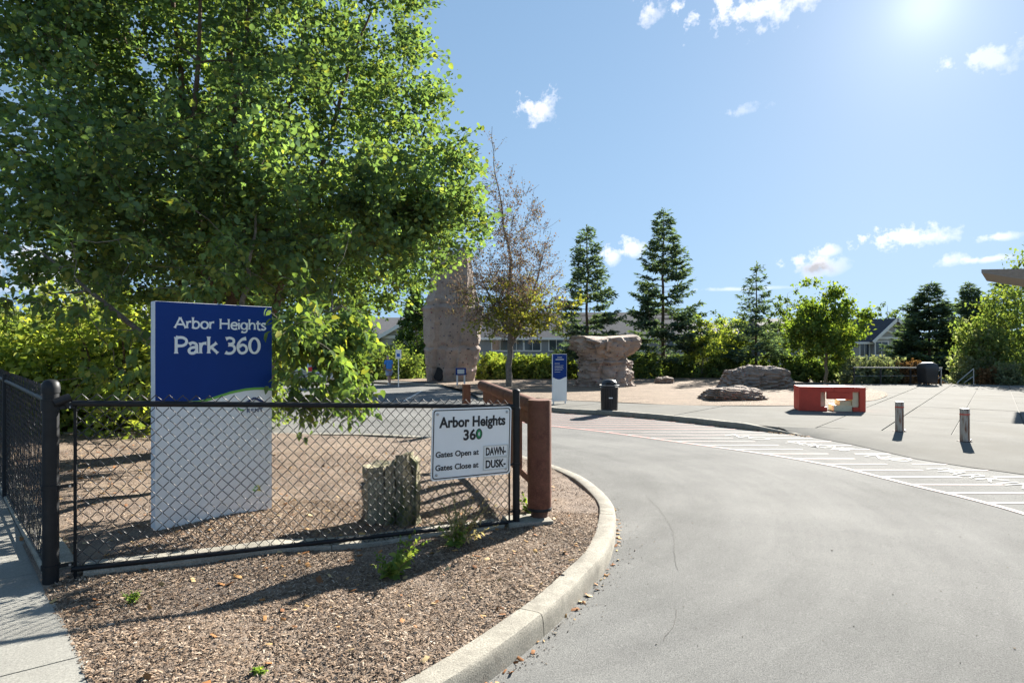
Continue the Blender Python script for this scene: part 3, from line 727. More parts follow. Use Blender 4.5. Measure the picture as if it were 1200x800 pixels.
def broadleaf(stems, centers, leafm, bark, leaf_size, per, twig_len, seed, tmpl=LEAF4, limb_r=.05, droop=.1, spread=.12, twigs=4, flat=.6, inner=None, trunk_sides=10, name='crown', twig_r=0.0):
    """stems: list of (points, radii). centers: leaf-clump centres; each is grown from the nearest wood. returns meshes (wood, crown)"""
    r = np.random.default_rng(seed); W = Wood()
    nodes = []; nr = []
    for pts, rad in stems:
        pts = np.asarray(pts, float); rad = np.asarray(rad, float)
        tt = np.linspace(0, 1, len(pts)); t2 = np.linspace(0, 1, max(12, len(pts) * 4))
        q = np.column_stack([np.interp(t2, tt, pts[:, i]) for i in range(3)]); rr = np.interp(t2, tt, rad)
        q[1:-1] += r.normal(0, .012 * np.linalg.norm(pts[-1] - pts[0]) * .5, (len(q) - 2, 3)) * np.array([1, 1, .3])
        W.tube(q, rr, trunk_sides); nodes += list(q[len(q) // 5:]); nr += list(rr[len(q) // 5:])
    nodes = np.array(nodes); nr = np.array(nr)
    axis = nodes.mean(0)
    C = np.asarray(centers, float); dmin = np.min(np.linalg.norm(C[:, None] - nodes[None], axis=2), axis=1)
    LP, LT, LU, LS = [], [], [], []
    for ci in np.argsort(dmin):
        c = C[ci]; dv = c - nodes; dist = np.linalg.norm(dv, axis=1)
        cost = dist * (1 + 1.2 * np.clip(-dv[:, 2] / (dist + 1e-6), 0, 1)) + .0 * nr
        k = int(np.argmin(cost)); a = nodes[k]; L = dist[k]
        ra = min(nr[k] * .62, limb_r * (.25 + L)); rb = max(.004, ra * .35)
        kk = max(4, int(L / .25) + 3)
        path = curve3(a, c, np.array([0, 0, .10 * L - droop * .3 * L]), kk, r)
        W.tube(path, np.linspace(ra, rb, kk), 5)
        nodes = np.concatenate([nodes, path[1:]]); nr = np.concatenate([nr, np.linspace(ra, rb, kk)[1:]])
        out = unit(unit(c - a) + .5 * unit((c - axis) * np.array([1, 1, .35])))
        for _ in range(twigs):
            d = unit(out + r.normal(0, .55, 3) + np.array([0, 0, .15 - droop]))
            L2 = twig_len * r.uniform(.5, 1.25); st = c - out * twig_len * r.uniform(0, .5)
            t = np.linspace(0, 1, 5)[:, None]; tp = st + d * L2 * t + np.array([0, 0, -droop * L2]) * t * t
            W.tube(tp, np.linspace(max(rb * .6, twig_r), max(.0025, twig_r * .5), 5), 3)
            n = max(2, int(per * r.uniform(.6, 1.4))); s = r.uniform(.05, 1.05, n)[:, None]
            p = st + d * L2 * s + np.array([0, 0, -droop * L2]) * s * s + r.normal(0, spread, (n, 3)) * np.array([1, 1, .7])
            LP.append(p); LT.append(d * .6 + unit(r.normal(0, 1, (n, 3))) * .9 + np.array([0, 0, -droop * 2]))
            LU.append(np.array([0, 0, 1.0]) * flat + r.normal(0, .55, (n, 3))); LS.append(leaf_size * r.uniform(.6, 1.25, n))
    LP, LT, LU, LS = (np.concatenate(z) for z in (LP, LT, LU, LS))
    V, Fc = leaves(LP, LT, LU, LS, tmpl)
    return W.mesh('wood', bark), np_mesh(name, V, [Fc], leafm)
def in_crown(n, seed, c, rad, up, down, power=.45, cut=None):
    """points in an egg: radius rad, height up above and down below the widest level"""
    r = np.random.default_rng(seed); d = unit(r.normal(0, 1, (n * 3, 3))); q = r.uniform(0.02, 1, n * 3) ** power
    lump = 1 + .10 * np.sin(d[:, 0] * 5 + seed) * np.sin(d[:, 1] * 6 + 1.3 * seed) + .08 * np.sin(d[:, 2] * 7 + seed * 2.1)
    p = d * (q * lump)[:, None] * rad; p[:, 2] *= np.where(p[:, 2] > 0, up / rad, down / rad); p += np.asarray(c)
    if cut is not None: p = p[cut(p)]
    return p[:n]
def conifer(h, rad, seed, leafm, bark='bark', bare=.06, whorl=.30, dens=1.0, droop=.25, sparse_top=.0, blade=.30, trunk_r=None, bulge=0.0):
    r = np.random.default_rng(seed); W = Wood()
    t = np.linspace(0, 1, 14); tr = trunk_r or h * .012
    tp = np.column_stack([r.normal(0, .004 * h, 14) * t, r.normal(0, .004 * h, 14) * t, t * h]); W.tube(tp, tr * (1 - t) ** .8 + .012, 8)
    P_, T_, U_, S_ = [], [], [], []
    z = bare * h
    while z < h * .985:
        f = z / h
        prof = (1 - f) ** .82 + bulge * math.exp(-((f - .22) / .16) ** 2)
        for k in range(int(r.integers(4, 7))):
            if r.uniform() < sparse_top * f: continue
            a = r.uniform(0, 2 * math.pi); L = rad * prof * r.uniform(.62, 1.12) + .12
            d = np.array([math.cos(a), math.sin(a), 0]); up0 = .28 * f + .02 - droop * (1 - f)
            n = max(4, int(L / .22)); s = np.linspace(0, 1, n)
            bp = np.array([np.interp(z, t * h, tp[:, 0]), np.interp(z, t * h, tp[:, 1]), z + r.uniform(-.1, .1)]) + d * (s * L)[:, None] + np.column_stack([np.zeros(n), np.zeros(n), L * (up0 * s + .16 * s * s * s)])
            W.tube(bp, np.linspace(max(.008, tr * .22 * (L / rad)), .005, n), 4)
            m = max(4, int(L / .10 * dens)); ss = r.uniform(.10, 1, m) ** .7
            bx = np.column_stack([np.interp(ss, s, bp[:, i]) for i in range(3)])
            side = np.where(r.uniform(0, 1, m) > .5, 1, -1)[:, None] * np.array([-d[1], d[0], 0])[None]
            sl_ = (.42 * L * (1 - ss) + .20) * r.uniform(.5, 1.1, m)
            for j in range(m):
                q = max(2, int(sl_[j] / .085)); u = np.linspace(.05, 1, q)[:, None]
                dd = unit(side[j] * .9 + d * .75 + np.array([0, 0, r.uniform(-.28, .12)]))
                pp = bx[j] + dd * sl_[j] * u * np.array([1, 1, 1]) + np.array([0, 0, -.12]) * (sl_[j] * u) ** 2
                P_.append(pp); T_.append(unit(dd + r.normal(0, .55, (q, 3)) * np.array([1, 1, .6]))); U_.append(np.array([0, 0, 1]) + r.normal(0, .5, (q, 3))); S_.append(blade * r.uniform(.6, 1.2, q))
        z += whorl * (1.05 - .55 * f) * r.uniform(.7, 1.3)
    # leader
    q = 10; P_.append(np.column_stack([np.full(q, tp[-1, 0]), np.full(q, tp[-1, 1]), h - np.linspace(0, .8, q)])); T_.append(unit(r.normal(0, .5, (q, 3)) + np.array([0, 0, 1]))); U_.append(r.normal(0, 1, (q, 3))); S_.append(np.full(q, blade * .7))
    P_, T_, U_, S_ = (np.concatenate(x) for x in (P_, T_, U_, S_))
    V, Fc = leaves(P_, T_, U_, S_, NEEDLE)
    return W.mesh('trunk', MT[bark]), np_mesh('crown', V, [Fc], LF[leafm])
def tree(name, label, cat, loc, wood, crown, group=None, scale=1.0, rz=0.0):
    e = empty(name, loc, rz, label, cat, group)
    a = link('trunk', wood, e); b = link('crown', crown, e)
    if scale != 1.0:
        e.scale = (scale,) * 3 if not isinstance(scale, tuple) else scale
    return e
def shrub_mesh(rx, ry, h, leafm, size, n, seed, tmpl=LEAF4, up=.5, rough=.18, cone=False, base=0.0):
    """a mound of leaf sprays with stems"""
    r = np.random.default_rng(seed); k = max(40, n // 14)
    d = unit(r.normal(0, 1, (k, 3))); d[:, 2] = np.abs(d[:, 2])
    q = r.uniform(.25, 1, k) ** .38
    lump = 1 + rough * (np.sin(d[:, 0] * 4 + seed) * np.cos(d[:, 1] * 5 + seed * 1.7) + .6 * np.sin(d[:, 2] * 9 + seed)) + r.normal(0, rough * .35, k)
    c = d * (q * lump)[:, None] * np.array([rx, ry, h])
    if cone:
        zz = r.uniform(0, 1, k) ** 1.25; a = r.uniform(0, 2 * np.pi, k); rr = (1 - zz ** 1.6) * q * lump
        c = np.column_stack([np.cos(a) * rr * rx, np.sin(a) * rr * ry, zz * h]); d = unit(np.column_stack([np.cos(a), np.sin(a), np.full(k, .8)]))
    c[:, 2] = c[:, 2] + base
    per = n // k
    od = np.repeat(d, per, 0); pos = np.repeat(c, per, 0)
    along = r.uniform(-.5, 1, (len(pos), 1)) * min(rx, h) * .22
    sd = np.repeat(unit(d + np.array([0, 0, up]) + r.normal(0, .4, (k, 3))), per, 0)
    pos = pos + sd * along + r.normal(0, min(rx, h) * .05, pos.shape)
    pos[:, 2] = np.maximum(pos[:, 2], .02)
    V, Fc = leaves(pos, sd * .7 + unit(r.normal(0, 1, pos.shape)), np.array([0, 0, .7]) + od * .4 + r.normal(0, .5, pos.shape), size * r.uniform(.6, 1.25, len(pos)), tmpl)
    W = Wood()
    for i in range(0, k, max(1, k // 26)):
        W.tube(curve3(np.array([r.normal(0, .05 * rx), r.normal(0, .05 * ry), -.08]), c[i], np.array([0, 0, .12 * h]), 5, r), np.linspace(.018 * min(1.5, h), .005, 5), 4)
    return W.mesh('stems', MT['bark']), np_mesh('foliage', V, [Fc], LF[leafm])
def shrub(name, label, loc, meshes, scale=1.0, rz=0.0, group=None, cat='shrub'):
    e = empty(name, loc, rz, label, cat, group)
    link('stems', meshes[0], e); link('foliage', meshes[1], e)
    e.scale = scale if isinstance(scale, tuple) else (scale,) * 3
    return e

# ================================================================== TREES
# --- the big katsura on the left: several stems, an egg-shaped crown
KB = np.array([-4.25, 9.6]); kz0 = bedz(*KB) - .05
def kcut(p):
    rr = np.hypot(p[:, 0] - KB[0], p[:, 1] - KB[1])
    return (p[:, 2] > 2.7) & (rr < np.interp(p[:, 2], [2.7, 4.0, 5.5, 8, 11], [3.3, 3.6, 3.25, 2.9, 1.6]))
stems = []
for dx, dy, hh, rr in ((-.9, -.3, 9.2, .085), (-.25, .4, 10.2, .11), (.35, -.5, 9.6, .10), (.95, .2, 8.6, .085), (-1.9, .1, 7.6, .07), (1.8, -.3, 7.2, .07), (.1, -1.5, 7.4, .07)):
    b0 = np.array([KB[0] - .25 + dx * .08, KB[1] + dy * .12, kz0])
    stems.append((np.array([b0, b0 + [dx * .10, dy * .25, 1.2], b0 + [dx * .5, dy * .6, hh * .45], [KB[0] + dx * 1.15, KB[1] + dy * 1.15, hh]]), [rr * 1.25, rr, rr * .7, .015]))
kc = in_crown(1020, 21, (KB[0], KB[1], 4.5), 3.7, 6.6, 2.0, .42, kcut)
kc = np.concatenate([kc, in_crown(150, 22, (-6.7, 9.3, 7.0), 2.0, 2.6, 2.6, .5), in_crown(60, 23, (-1.6, 9.2, 4.1), 1.1, 1.2, .9, .7)])
wd, cr_ = broadleaf(stems, kc, LF['katsura'], MT['bark'], .072, 24, .55, 5, LEAF_K, limb_r=.03, droop=.06, spread=.075, twigs=5, flat=.7)
tree('katsura_tree', 'tall leafy green tree with many stems rising behind the blue entrance sign', 'tree', (0, 0, 0), wd, cr_)

# --- flowering dogwood just behind the sign, pointed drooping leaves
DB = np.array([-3.35, 7.1]); dz0 = bedz(*DB) - .04
stems = [(np.array([[DB[0], DB[1], dz0], [DB[0] + .05, DB[1], dz0 + .8], [DB[0] + .9, DB[1] - .3, 2.05], [DB[0] + 1.55, DB[1] - .8, 2.45]]), [.055, .05, .04, .015]),
         (np.array([[DB[0], DB[1], dz0], [DB[0] - .1, DB[1], dz0 + .7], [DB[0] - .7, DB[1] - .4, 2.1], [DB[0] - 1.6, DB[1] - .8, 3.0]]), [.05, .045, .035, .012]),
         (np.array([[DB[0], DB[1], dz0], [DB[0], DB[1] + .1, dz0 + 1.0], [DB[0] + .1, DB[1] + .2, 2.6], [DB[0] + .3, DB[1], 3.6]]), [.05, .045, .03, .012])]
r_ = np.random.default_rng(31)
def blob(n, c, s): return np.asarray(c) + r_.normal(0, 1, (n, 3)) * np.asarray(s)
dc = np.concatenate([blob(100, (-1.92, 6.2, 2.06), (.30, .35, .22)), blob(80, (-1.72, 6.2, 1.66), (.28, .35, .22)), blob(34, (-1.95, 6.3, 1.36), (.24, .3, .13)), blob(4, (-1.92, 5.25, 2.17), (.04, .1, .05)),
                     blob(18, (-1.9, 7.0, 2.9), (.7, .4, .3)), blob(16, (-3.0, 6.0, 2.75), (.6, .4, .2)), blob(14, (-4.1, 6.0, 2.95), (.6, .4, .28)), blob(10, (-4.6, 5.7, 2.75), (.3, .3, .2)),
                     blob(9, (-3.75, 6.3, 1.7), (.3, .4, .25)), blob(26, (-3.75, 6.3, 1.3), (.40, .4, .25)), blob(14, (-2.4, 7.2, 2.4), (.6, .4, .3))])
dc = dc[~((np.abs((dc[:, 0] + 2.57) * .745 - (dc[:, 1] - 5.2) * .67) < .22) & (dc[:, 0] < -2.05) & (dc[:, 0] > -3.2))]
pxd = 600 + F * dc[:, 0] / dc[:, 1]; pyd = 408 - F * (dc[:, 2] - EYE) / dc[:, 1]
dc = dc[(pxd < 422) & ~((pxd > 340) & (pxd < 392) & (pyd > 410) & (pyd < 446) & (dc[:, 1] > 5.6)) & (pyd < 474)]     # the crown ends left of the parking sign, with a thin spot before the car
wd, cr_ = broadleaf(stems, dc, LF['dogwood'], MT['barkgrey'], .09, 12, .24, 6, LEAF_P, limb_r=.02, droop=.32, spread=.045, twigs=3, flat=.9)
tree('dogwood_tree', 'small tree with drooping pointed leaves hanging beside the blue entrance sign', 'tree', (0, 0, 0), wd, cr_)

# --- thin bronze-leaved tree in front of the climbing tower
bb = P(596, 453.5, .12); b0 = np.array(bb) + [0, 0, .05]; H = 14.0
stems = [(np.array([b0, b0 + [.15, 0, 3], b0 + [.1, 0, 7.5], b0 + [-.55, 0, 11], b0 + [-.9, .0, H + .3]]), [.19, .145, .08, .035, .01]),
         (np.array([b0 + [.1, 0, 2.2], b0 + [.9, .2, 4.0], b0 + [1.6, .3, 6.0], b0 + [2.0, .3, 8.0]]), [.09, .08, .05, .01]),
         (np.array([b0 + [.1, 0, 2.9], b0 + [-.9, -.2, 4.6], b0 + [-1.9, -.2, 7.2]]), [.08, .06, .01])]
def bcut(p):
    f = (p[:, 2] - b0[2]) / H; rr = np.hypot(p[:, 0] - b0[0], p[:, 1] - b0[1])
    return (f > .18) & (rr < 3.4 * np.clip((1.05 - f) / .6, 0.05, 1))
bc = in_crown(430, 44, b0 + [0, 0, 5.8], 3.4, 8.4, 3.4, .6, bcut)
bc[:, 0] -= .07 * np.clip(bc[:, 2] - b0[2] - 6, 0, 9)
wd, cr_ = broadleaf(stems, bc, LF['bronze'], MT['barkgrey'], .10, 8, .8, 7, LEAF4, limb_r=.016, droop=-.12, spread=.09, twigs=4, twig_r=.011)
e = tree('bronze_leaved_tree', 'slender sparse tree with bronze leaves in front of the tall climbing rock', 'tree', (0, 0, 0), wd, cr_)
oc = in_crown(105, 45, b0 + [.6, -.2, 4.1], 3.2, 1.9, 1.3, .55)
wd2, cr2 = broadleaf([(np.array([b0 + [.1, 0, 2.0], b0 + [.4, 0, 3.2], b0 + [1.1, 0, 4.2]]), [.05, .04, .01])], oc, LF['olive'], MT['barkgrey'], .17, 10, .7, 8, LEAF4, limb_r=.02, droop=.1, spread=.12, twigs=4)
cr2.name = 'lower_crown'; link('lower_crown', cr2, e); link('limb', wd2, e)

# --- conifers
cA_ = conifer(11.4, 3.6, 3, 'fir', droop=.20, blade=.34, whorl=.46, dens=1.35)
cB_ = conifer(13.4, 4.3, 4, 'fir', droop=.18, blade=.36, whorl=.50, bare=.12, dens=1.4)
cC_ = conifer(9.2, 2.9, 8, 'fir', droop=.22, sparse_top=.55, blade=.32, bulge=.35, bare=.2)
cD_ = conifer(13, 5.0, 9, 'fir', droop=.14, blade=.44, whorl=.44, bare=.03, dens=1.5)
def place_tree(px, py, Y): q = at(px, py, Y); return (q.x, Y, g(q.x, Y) - .05)
tree('fir_tree', 'dark fir with dense skirts behind the squat climbing boulder', 'tree', place_tree(688, 440, 44), *cA_, group='conifers beyond the play area')
tree('fir_tree', 'tallest fir with bare lower trunk right of the climbing boulder', 'tree', place_tree(777, 440, 47), *cB_, group='conifers beyond the play area')
tree('fir_tree', 'thin fir with ragged top and wide skirt behind the layered rocks', 'tree', place_tree(886, 440, 46), *cC_, group='conifers beyond the play area', scale=.98)
tree('fir_tree', 'broad dark fir right of the gabled house', 'tree', place_tree(1089, 440, 56), *cD_, group='conifers beyond the play area', scale=(.95, .95, .70))
tree('fir_tree', 'narrow dark fir at the middle of the right-hand group', 'tree', place_tree(1137, 440, 60), *cD_, group='conifers beyond the play area', scale=(.8, .8, .76), rz=2.0)
tree('fir_tree', 'tall fir rising behind the shelter roof', 'tree', place_tree(1176, 440, 58), *cA_, group='conifers beyond the play area', scale=(1.0, 1.0, .95), rz=1.0)
tree('fir_tree', 'blue-green fir glimpsed far left above the yellow shrubs', 'tree', place_tree(128, 440, 30), *cD_, group='conifers beyond the play area', scale=(.42, .42, .52), rz=1.2)
# --- broad trees further back
def simple_tree(h, rad, leafm, seed, size, n=90, per=12, trunk=.12, lowf=.22, bark='barkgrey', twig=.6, tw=4, power=.45, spread=.14):
    st = [(np.array([[0, 0, 0], [.02 * h, 0, h * .3], [0, .01 * h, h * .65], [.01 * h, 0, h * .95]]), [trunk, trunk * .8, trunk * .45, .01])]
    mid = h * (lowf + (1 - lowf) * .38)
    c = in_crown(n, seed, (0, 0, mid), rad, h - mid, mid - h * lowf, power)
    return broadleaf(st, c, LF[leafm], MT[bark], size, per, twig, seed, LEAF4, limb_r=.03, droop=.05, spread=spread, twigs=tw)
mp = simple_tree(6.8, 2.35, 'maple', 51, .22, 190, 14, .11, .24)
tree('maple_tree', 'bright green young maple behind the red table', 'tree', place_tree(967, 450, 40), *mp, scale=1.0)
pp_ = simple_tree(10, 2.6, 'poplar', 52, .26, 110, 11, .14, .2)
tree('poplar_tree', 'tall pale green tree rising left of the bright maple', 'tree', place_tree(922, 440, 60), *pp_, group='broadleaved trees beyond the play area', scale=.92)
tree('poplar_tree', 'round grey-green tree far off over the building roof', 'tree', place_tree(848, 440, 80), *pp_, group='broadleaved trees beyond the play area', scale=(1.05, 1.05, .98), rz=2)
tree('poplar_tree', 'small distant tree showing over the gabled house roof', 'tree', place_tree(1040, 440, 110), *pp_, group='broadleaved trees beyond the play area', scale=1.36, rz=1)
ye = simple_tree(6.2, 1.6, 'yellow', 53, .22, 70, 13, .09, .1)
tree('young_tree', 'yellow-green young tree beside the tallest fir', 'tree', place_tree(822, 440, 46), *ye, group='young trees along the hedge', scale=.82)
tree('young_tree', 'yellow-green young tree left of the ragged fir', 'tree', place_tree(858, 440, 48), *ye, group='young trees along the hedge', scale=.85, rz=1.5)
sv = simple_tree(8.5, 2.4, 'silver', 54, .22, 110, 13, .12, .1)
tree('willow_tree', 'pale silvery tree far left under the big tree', 'tree', place_tree(72, 440, 26), *sv, scale=.72)
dk = simple_tree(9, 3.4, 'thuja', 55, .25, 150, 14, .14, .05)
tree('dark_tree', 'dark leafy tree behind the sign and the pointed evergreens', 'tree', place_tree(330, 440, 48), *dk, group='dark trees beyond the car park', scale=.62)
tree('dark_tree', 'dark leafy tree far left behind the yellow shrubs', 'tree', place_tree(215, 440, 34), *dk, group='dark trees beyond the car park', scale=.55, rz=2.2)
tree('dark_tree', 'low dark tree at the far left edge', 'tree', place_tree(20, 440, 36), *dk, group='dark trees beyond the car park', scale=.42, rz=.9)

# --- pointed evergreens and shrubs
th = shrub_mesh(1.5, 1.5, 6.4, 'thuja', .30, 9000, 61, NEEDLE, cone=True, up=1.0, rough=.10)
shrub('evergreen_cone', 'dark pointed evergreen left of the tall climbing rock', place_tree(487, 440, 50), th, (1.25, 1.25, 1.15), cat='evergreen')
shrub('evergreen_cone', 'lighter pointed evergreen behind the hanging leaves', place_tree(418, 440, 50), th, (1.3, 1.3, 1.12), rz=2, cat='evergreen')
big = shrub_mesh(3.4, 3.0, 6.2, 'shrub', .24, 11000, 62, up=.5)
shrub('rounded_tree_shrub', 'large rounded green shrub at the right edge of the plaza', place_tree(1190, 450, 39), big, (.85, .85, 1.08))
pal = shrub_mesh(2.0, 2.0, 4.2, 'silver', .26, 6000, 63)
shrub('pale_shrub', 'pale grey-green shrub left of the large rounded shrub', place_tree(1152, 450, 40), pal, .85)
ys_ = shrub_mesh(1.5, 1.3, 1.75, 'yellow', .085, 9000, 64, up=.9, rough=.22)
YG = 'yellow-green shrubs behind the left fence'
shrub('yellow_shrub', 'yellow-green shrub just left of the blue entrance sign', (-7.9, 11.7, g(-7.9, 11.7) + .1), ys_, (1.45, 1.3, 1.38), 0, YG)
shrub('yellow_shrub', 'yellow-green shrub behind the top of the cornered fence post', (-9.6, 11.6, g(-9.6, 11.6) + .1), ys_, (1.15, 1.0, 1.02), 2.1, YG)
shrub('yellow_shrub', 'yellow-green shrub cut by the left edge of the photo', (-11.3, 12.3, g(-11.3, 12.3) + .1), ys_, (1.3, 1.2, 1.0), 4.0, YG)
gs_ = shrub_mesh(1.5, 1.4, 1.9, 'shrub', .10, 8000, 65, up=.6)
shrub('green_shrub', 'mid green shrub between the yellow shrubs and the pale tree', (-9.8, 14.5, g(-9.8, 14.5)), gs_, (1.5, 1.3, 1.3), 0, 'green shrubs at the far left')
shrub('green_shrub', 'darker green shrub filling the gap left of the entrance sign', (-7.0, 13.2, g(-7.0, 13.2)), gs_, (1.3, 1.2, 1.5), 1, 'green shrubs at the far left')
shrub('green_shrub', 'olive shrub low at the far left behind the fence', (-13.2, 15.5, g(-13.2, 15.5)), gs_, (1.6, 1.3, 1.25), 2, 'green shrubs at the far left')
# shrubs beyond the car park, left
gb = shrub_mesh(2.6, 2.0, 2.6, 'shrub', .2, 7000, 66, up=.5)
for px, Y, s, lab in ((430, 44.5, 1.0, 'round green shrub behind the walking man'), (385, 45, 1.15, 'green shrub behind the silver car'), (330, 45, 1.2, 'green shrub behind the front of the silver car'), (462, 46.5, .95, 'olive shrub between the walking man and the pointed evergreen')):
    x = (px - 600) / F * Y
    shrub('green_shrub', lab, (x, Y, g(x, Y)), gb, s, px * .1, 'shrubs beyond the car park')
# hedge behind the play area
hy = shrub_mesh(1.0, .9, 1.5, 'yellow', .17, 2600, 67, up=.6)
hg = shrub_mesh(1.1, .9, 1.2, 'shrub', .17, 2600, 68, up=.6)
hgr = shrub_mesh(1.2, 1.0, 1.4, 'grey', .17, 2600, 69, up=.5)
hr = shrub_mesh(1.0, .9, 1.4, 'rusty', .16, 2600, 70, up=.7)
row = [(574, 44, hy, 1.25, 'yellow-green', 'nearest the tall climbing rock'), (588, 45, hy, 1.2, 'yellow-green', 'just left of the bronze tree trunk'), (612, 45, hy, 1.2, 'yellow-green', 'just right of the bronze tree trunk'),
       (630, 44.6, hy, 1.15, 'yellow-green', 'left of the small info board'), (646, 45, hy, 1.2, 'yellow-green', 'right behind the small info board'), (668, 45, hy, 1.05, 'yellow-green', 'left of the squat climbing boulder'),
       (745, 46, hy, 1.1, 'yellow-green', 'right of the squat climbing boulder'), (759, 46, hg, 1.35, 'green', 'left of the tallest fir trunk'), (790, 47, hg, 1.15, 'green', 'right of the tallest fir trunk'), (806, 46.5, hg, 1.1, 'green', 'third along the hedge from the tallest fir'),
       (823, 47, hgr, 1.0, 'pale grey-green', 'under the yellow-green young tree'), (840, 46.5, hg, 1.15, 'green', 'in the hedge behind the small rocks'), (857, 47, hy, 1.15, 'yellow-green', 'left of the large layered rock'), (872, 47, hg, 1.35, 'green', 'behind the large layered rock'),
       (900, 46, hg, 1.2, 'green', 'right behind the large layered rock'), (925, 44, hg, 1.15, 'green', 'left of the maple trunk'), (945, 43.6, hg, 1.4, 'green', 'touching the maple trunk on its left'), (985, 43.6, hg, 1.45, 'green', 'touching the maple trunk on its right'),
       (1005, 38, hgr, 1.0, 'grey-green', 'first along the handrail'), (1022, 38, hgr, 1.0, 'grey-green', 'second along the handrail'), (1042, 38, hgr, 1.0, 'grey-green', 'third along the handrail'), (1060, 37.5, hr, .95, 'rust-coloured', 'left of the black grill'), (1076, 37.5, hr, .95, 'rust-coloured', 'touching the black grill'),
       (1160, 36, hr, .7, 'rust-coloured', 'low one at the foot of the large rounded shrub'), (1150, 38.5, hgr, 1.0, 'grey-green', 'beside the stair handrail'), (1180, 35.5, hgr, .8, 'grey-green', 'low one in front of the large rounded shrub')]
for j, (px, Y, me, s, colr, where) in enumerate(row):
    x = (px - 600) / F * Y
    shrub('hedge_shrub', f'{colr} shrub {where}', (x, Y, g(x, Y) + .02), me, s, j * 1.3, 'low shrubs along the back of the park')

# --- the distant wood that closes the horizon
def far_wood():
    r = np.random.default_rng(91); P_, S_ = [], []
    for k in range(230):
        a = R(-66 + 132 * k / 229 + r.uniform(-.3, .3)); d = r.uniform(150, 215); x, y = d * math.sin(a), d * math.cos(a)
        h = r.uniform(5.5, 10.5); w_ = r.uniform(2.5, 4.5); n = 95; z0 = g(x, y); f = r.uniform(0, 1, n)
        rr = w_ * np.sqrt(r.uniform(0, 1, n)) * (1 - f ** 2.2 * .85); t = r.uniform(0, 6.28, n)
        P_.append(np.column_stack([x + rr * np.cos(t), y + rr * np.sin(t), z0 + f * h])); S_.append(r.uniform(1.0, 2.0, n))
    P_ = np.concatenate(P_); S_ = np.concatenate(S_)
    V, Fc = leaves(P_, r.normal(0, 1, P_.shape), r.normal(0, .6, P_.shape) + np.array([0, 0, 1]), S_, LEAF_K)
    tag(link('distant_wood', np_mesh('distant_wood', V, [Fc], LF['thuja'])), 'distant line of dark trees along the horizon', 'wood', kind='stuff')
far_wood()

# ================================================================== CHAIN-LINK FENCES
FL = np.array([-2.95, 3.82]); FR = np.array([.04, 5.69])
FDIR = (FR - FL) / np.linalg.norm(FR - FL); FLEN = float(np.linalg.norm(FR - FL))
def chain_mesh(A, zA0, zA1, B, zB0, zB1, pitch, wire, name, parent, phase=0.0, y_off=.0):
    """woven zig-zag wires between two posts; ends of the wires stand proud above the top"""
    A = np.asarray(A); B = np.asarray(B); L = float(np.linalg.norm(B - A)); d = (B - A) / L; nrm = np.array([-d[1], d[0]])
    n = int(L / pitch); Vs, Fs, k0 = [], [], 0
    half = pitch / 2
    for i in range(n):
        u0 = (i + .5) * pitch
        f = u0 / L; z0 = zA0 + (zB0 - zA0) * f; z1 = zA1 + (zB1 - zA1) * f
        m = int((z1 - z0) / pitch); zz = z0 + np.arange(m + 1) * (z1 - z0) / m
        j = np.arange(m + 1); s = np.where((j + i) % 2 == 0, -1, 1)
        u = u0 + s * half * 1.03
        off = np.where((j + i) % 2 == 0, 1, -1) * wire * .9 + y_off
        wob = rng.normal(0, .0012, (len(j), 3))
        pts = np.column_stack([A[0] + d[0] * u + nrm[0] * off, A[1] + d[1] * u + nrm[1] * off, zz]) + wob
        # rounded knuckles: a short extra point either side of every bend
        P2 = []
        for q in range(len(pts)):
            if 0 < q < len(pts) - 1:
                P2.append(pts[q] + (pts[q - 1] - pts[q]) * .10); P2.append(pts[q] + (pts[q + 1] - pts[q]) * .10)
            else: P2.append(pts[q])
        V, Fq, _ = tube_np(np.array(P2), wire, 5); Vs.append(V); Fs.append(Fq + k0); k0 += len(V)
    o = link(name, np_mesh(name, np.concatenate(Vs), [np.concatenate(Fs)], MT['wire'], True), parent); o['kind'] = 'stuff'
    return o
def zr(z): return EYE + z
zl, zr_ = bedz(*FL), bedz(*FR)
fe = empty('chain_link_fence', (FL[0], FL[1], zl), 0, 'black chain-link fence panel carrying the white gate-hours sign', 'fence')
def loc3(q, z): return (q[0] - FL[0], q[1] - FL[1], z - zl)
def fp(t, z): q = FL + (FR - FL) * t; return loc3(q, z)
ptop = zr(-.20)
mb = MB(); hh = ptop - zl
mb.lathe([(.045, -.12), (.045, hh - .08)], 24).build('post', 'black', fe, True)
mb = MB(); mb.lathe([(.050, hh - .085), (.052, hh - .055), (.0505, hh - .045), (.046, hh - .02), (.032, hh - .004), (.012, hh + .002)], 24).build('post_cap', 'black', fe, True)
mb = MB(); mb.lathe([(.034, -.1), (.034, zr(-.42) - zr_), (.037, zr(-.42) - zr_), (.036, zr(-.40) - zr_), (.02, zr(-.387) - zr_), (.006, zr(-.385) - zr_)], 20, loc3(FR, zr_)).build('end_post', 'black', fe, True)
RT0, RT1, RB0, RB1 = zr(-.35), zr(-.553), zr(-1.425), zr(-1.645)
def rail(name, ta, tb, z0, z1, r):
    pts = [fp(t, z0 + (z1 - z0) * t) for t in np.linspace(ta, tb, 6)]
    MB().tube(pts, r, 14).build(name, 'black', fe, True)
rail('top_rail', .012, .992, RT0, RT1, .0205); rail('bottom_rail', .03, .992, RB0, RB1, .0175)
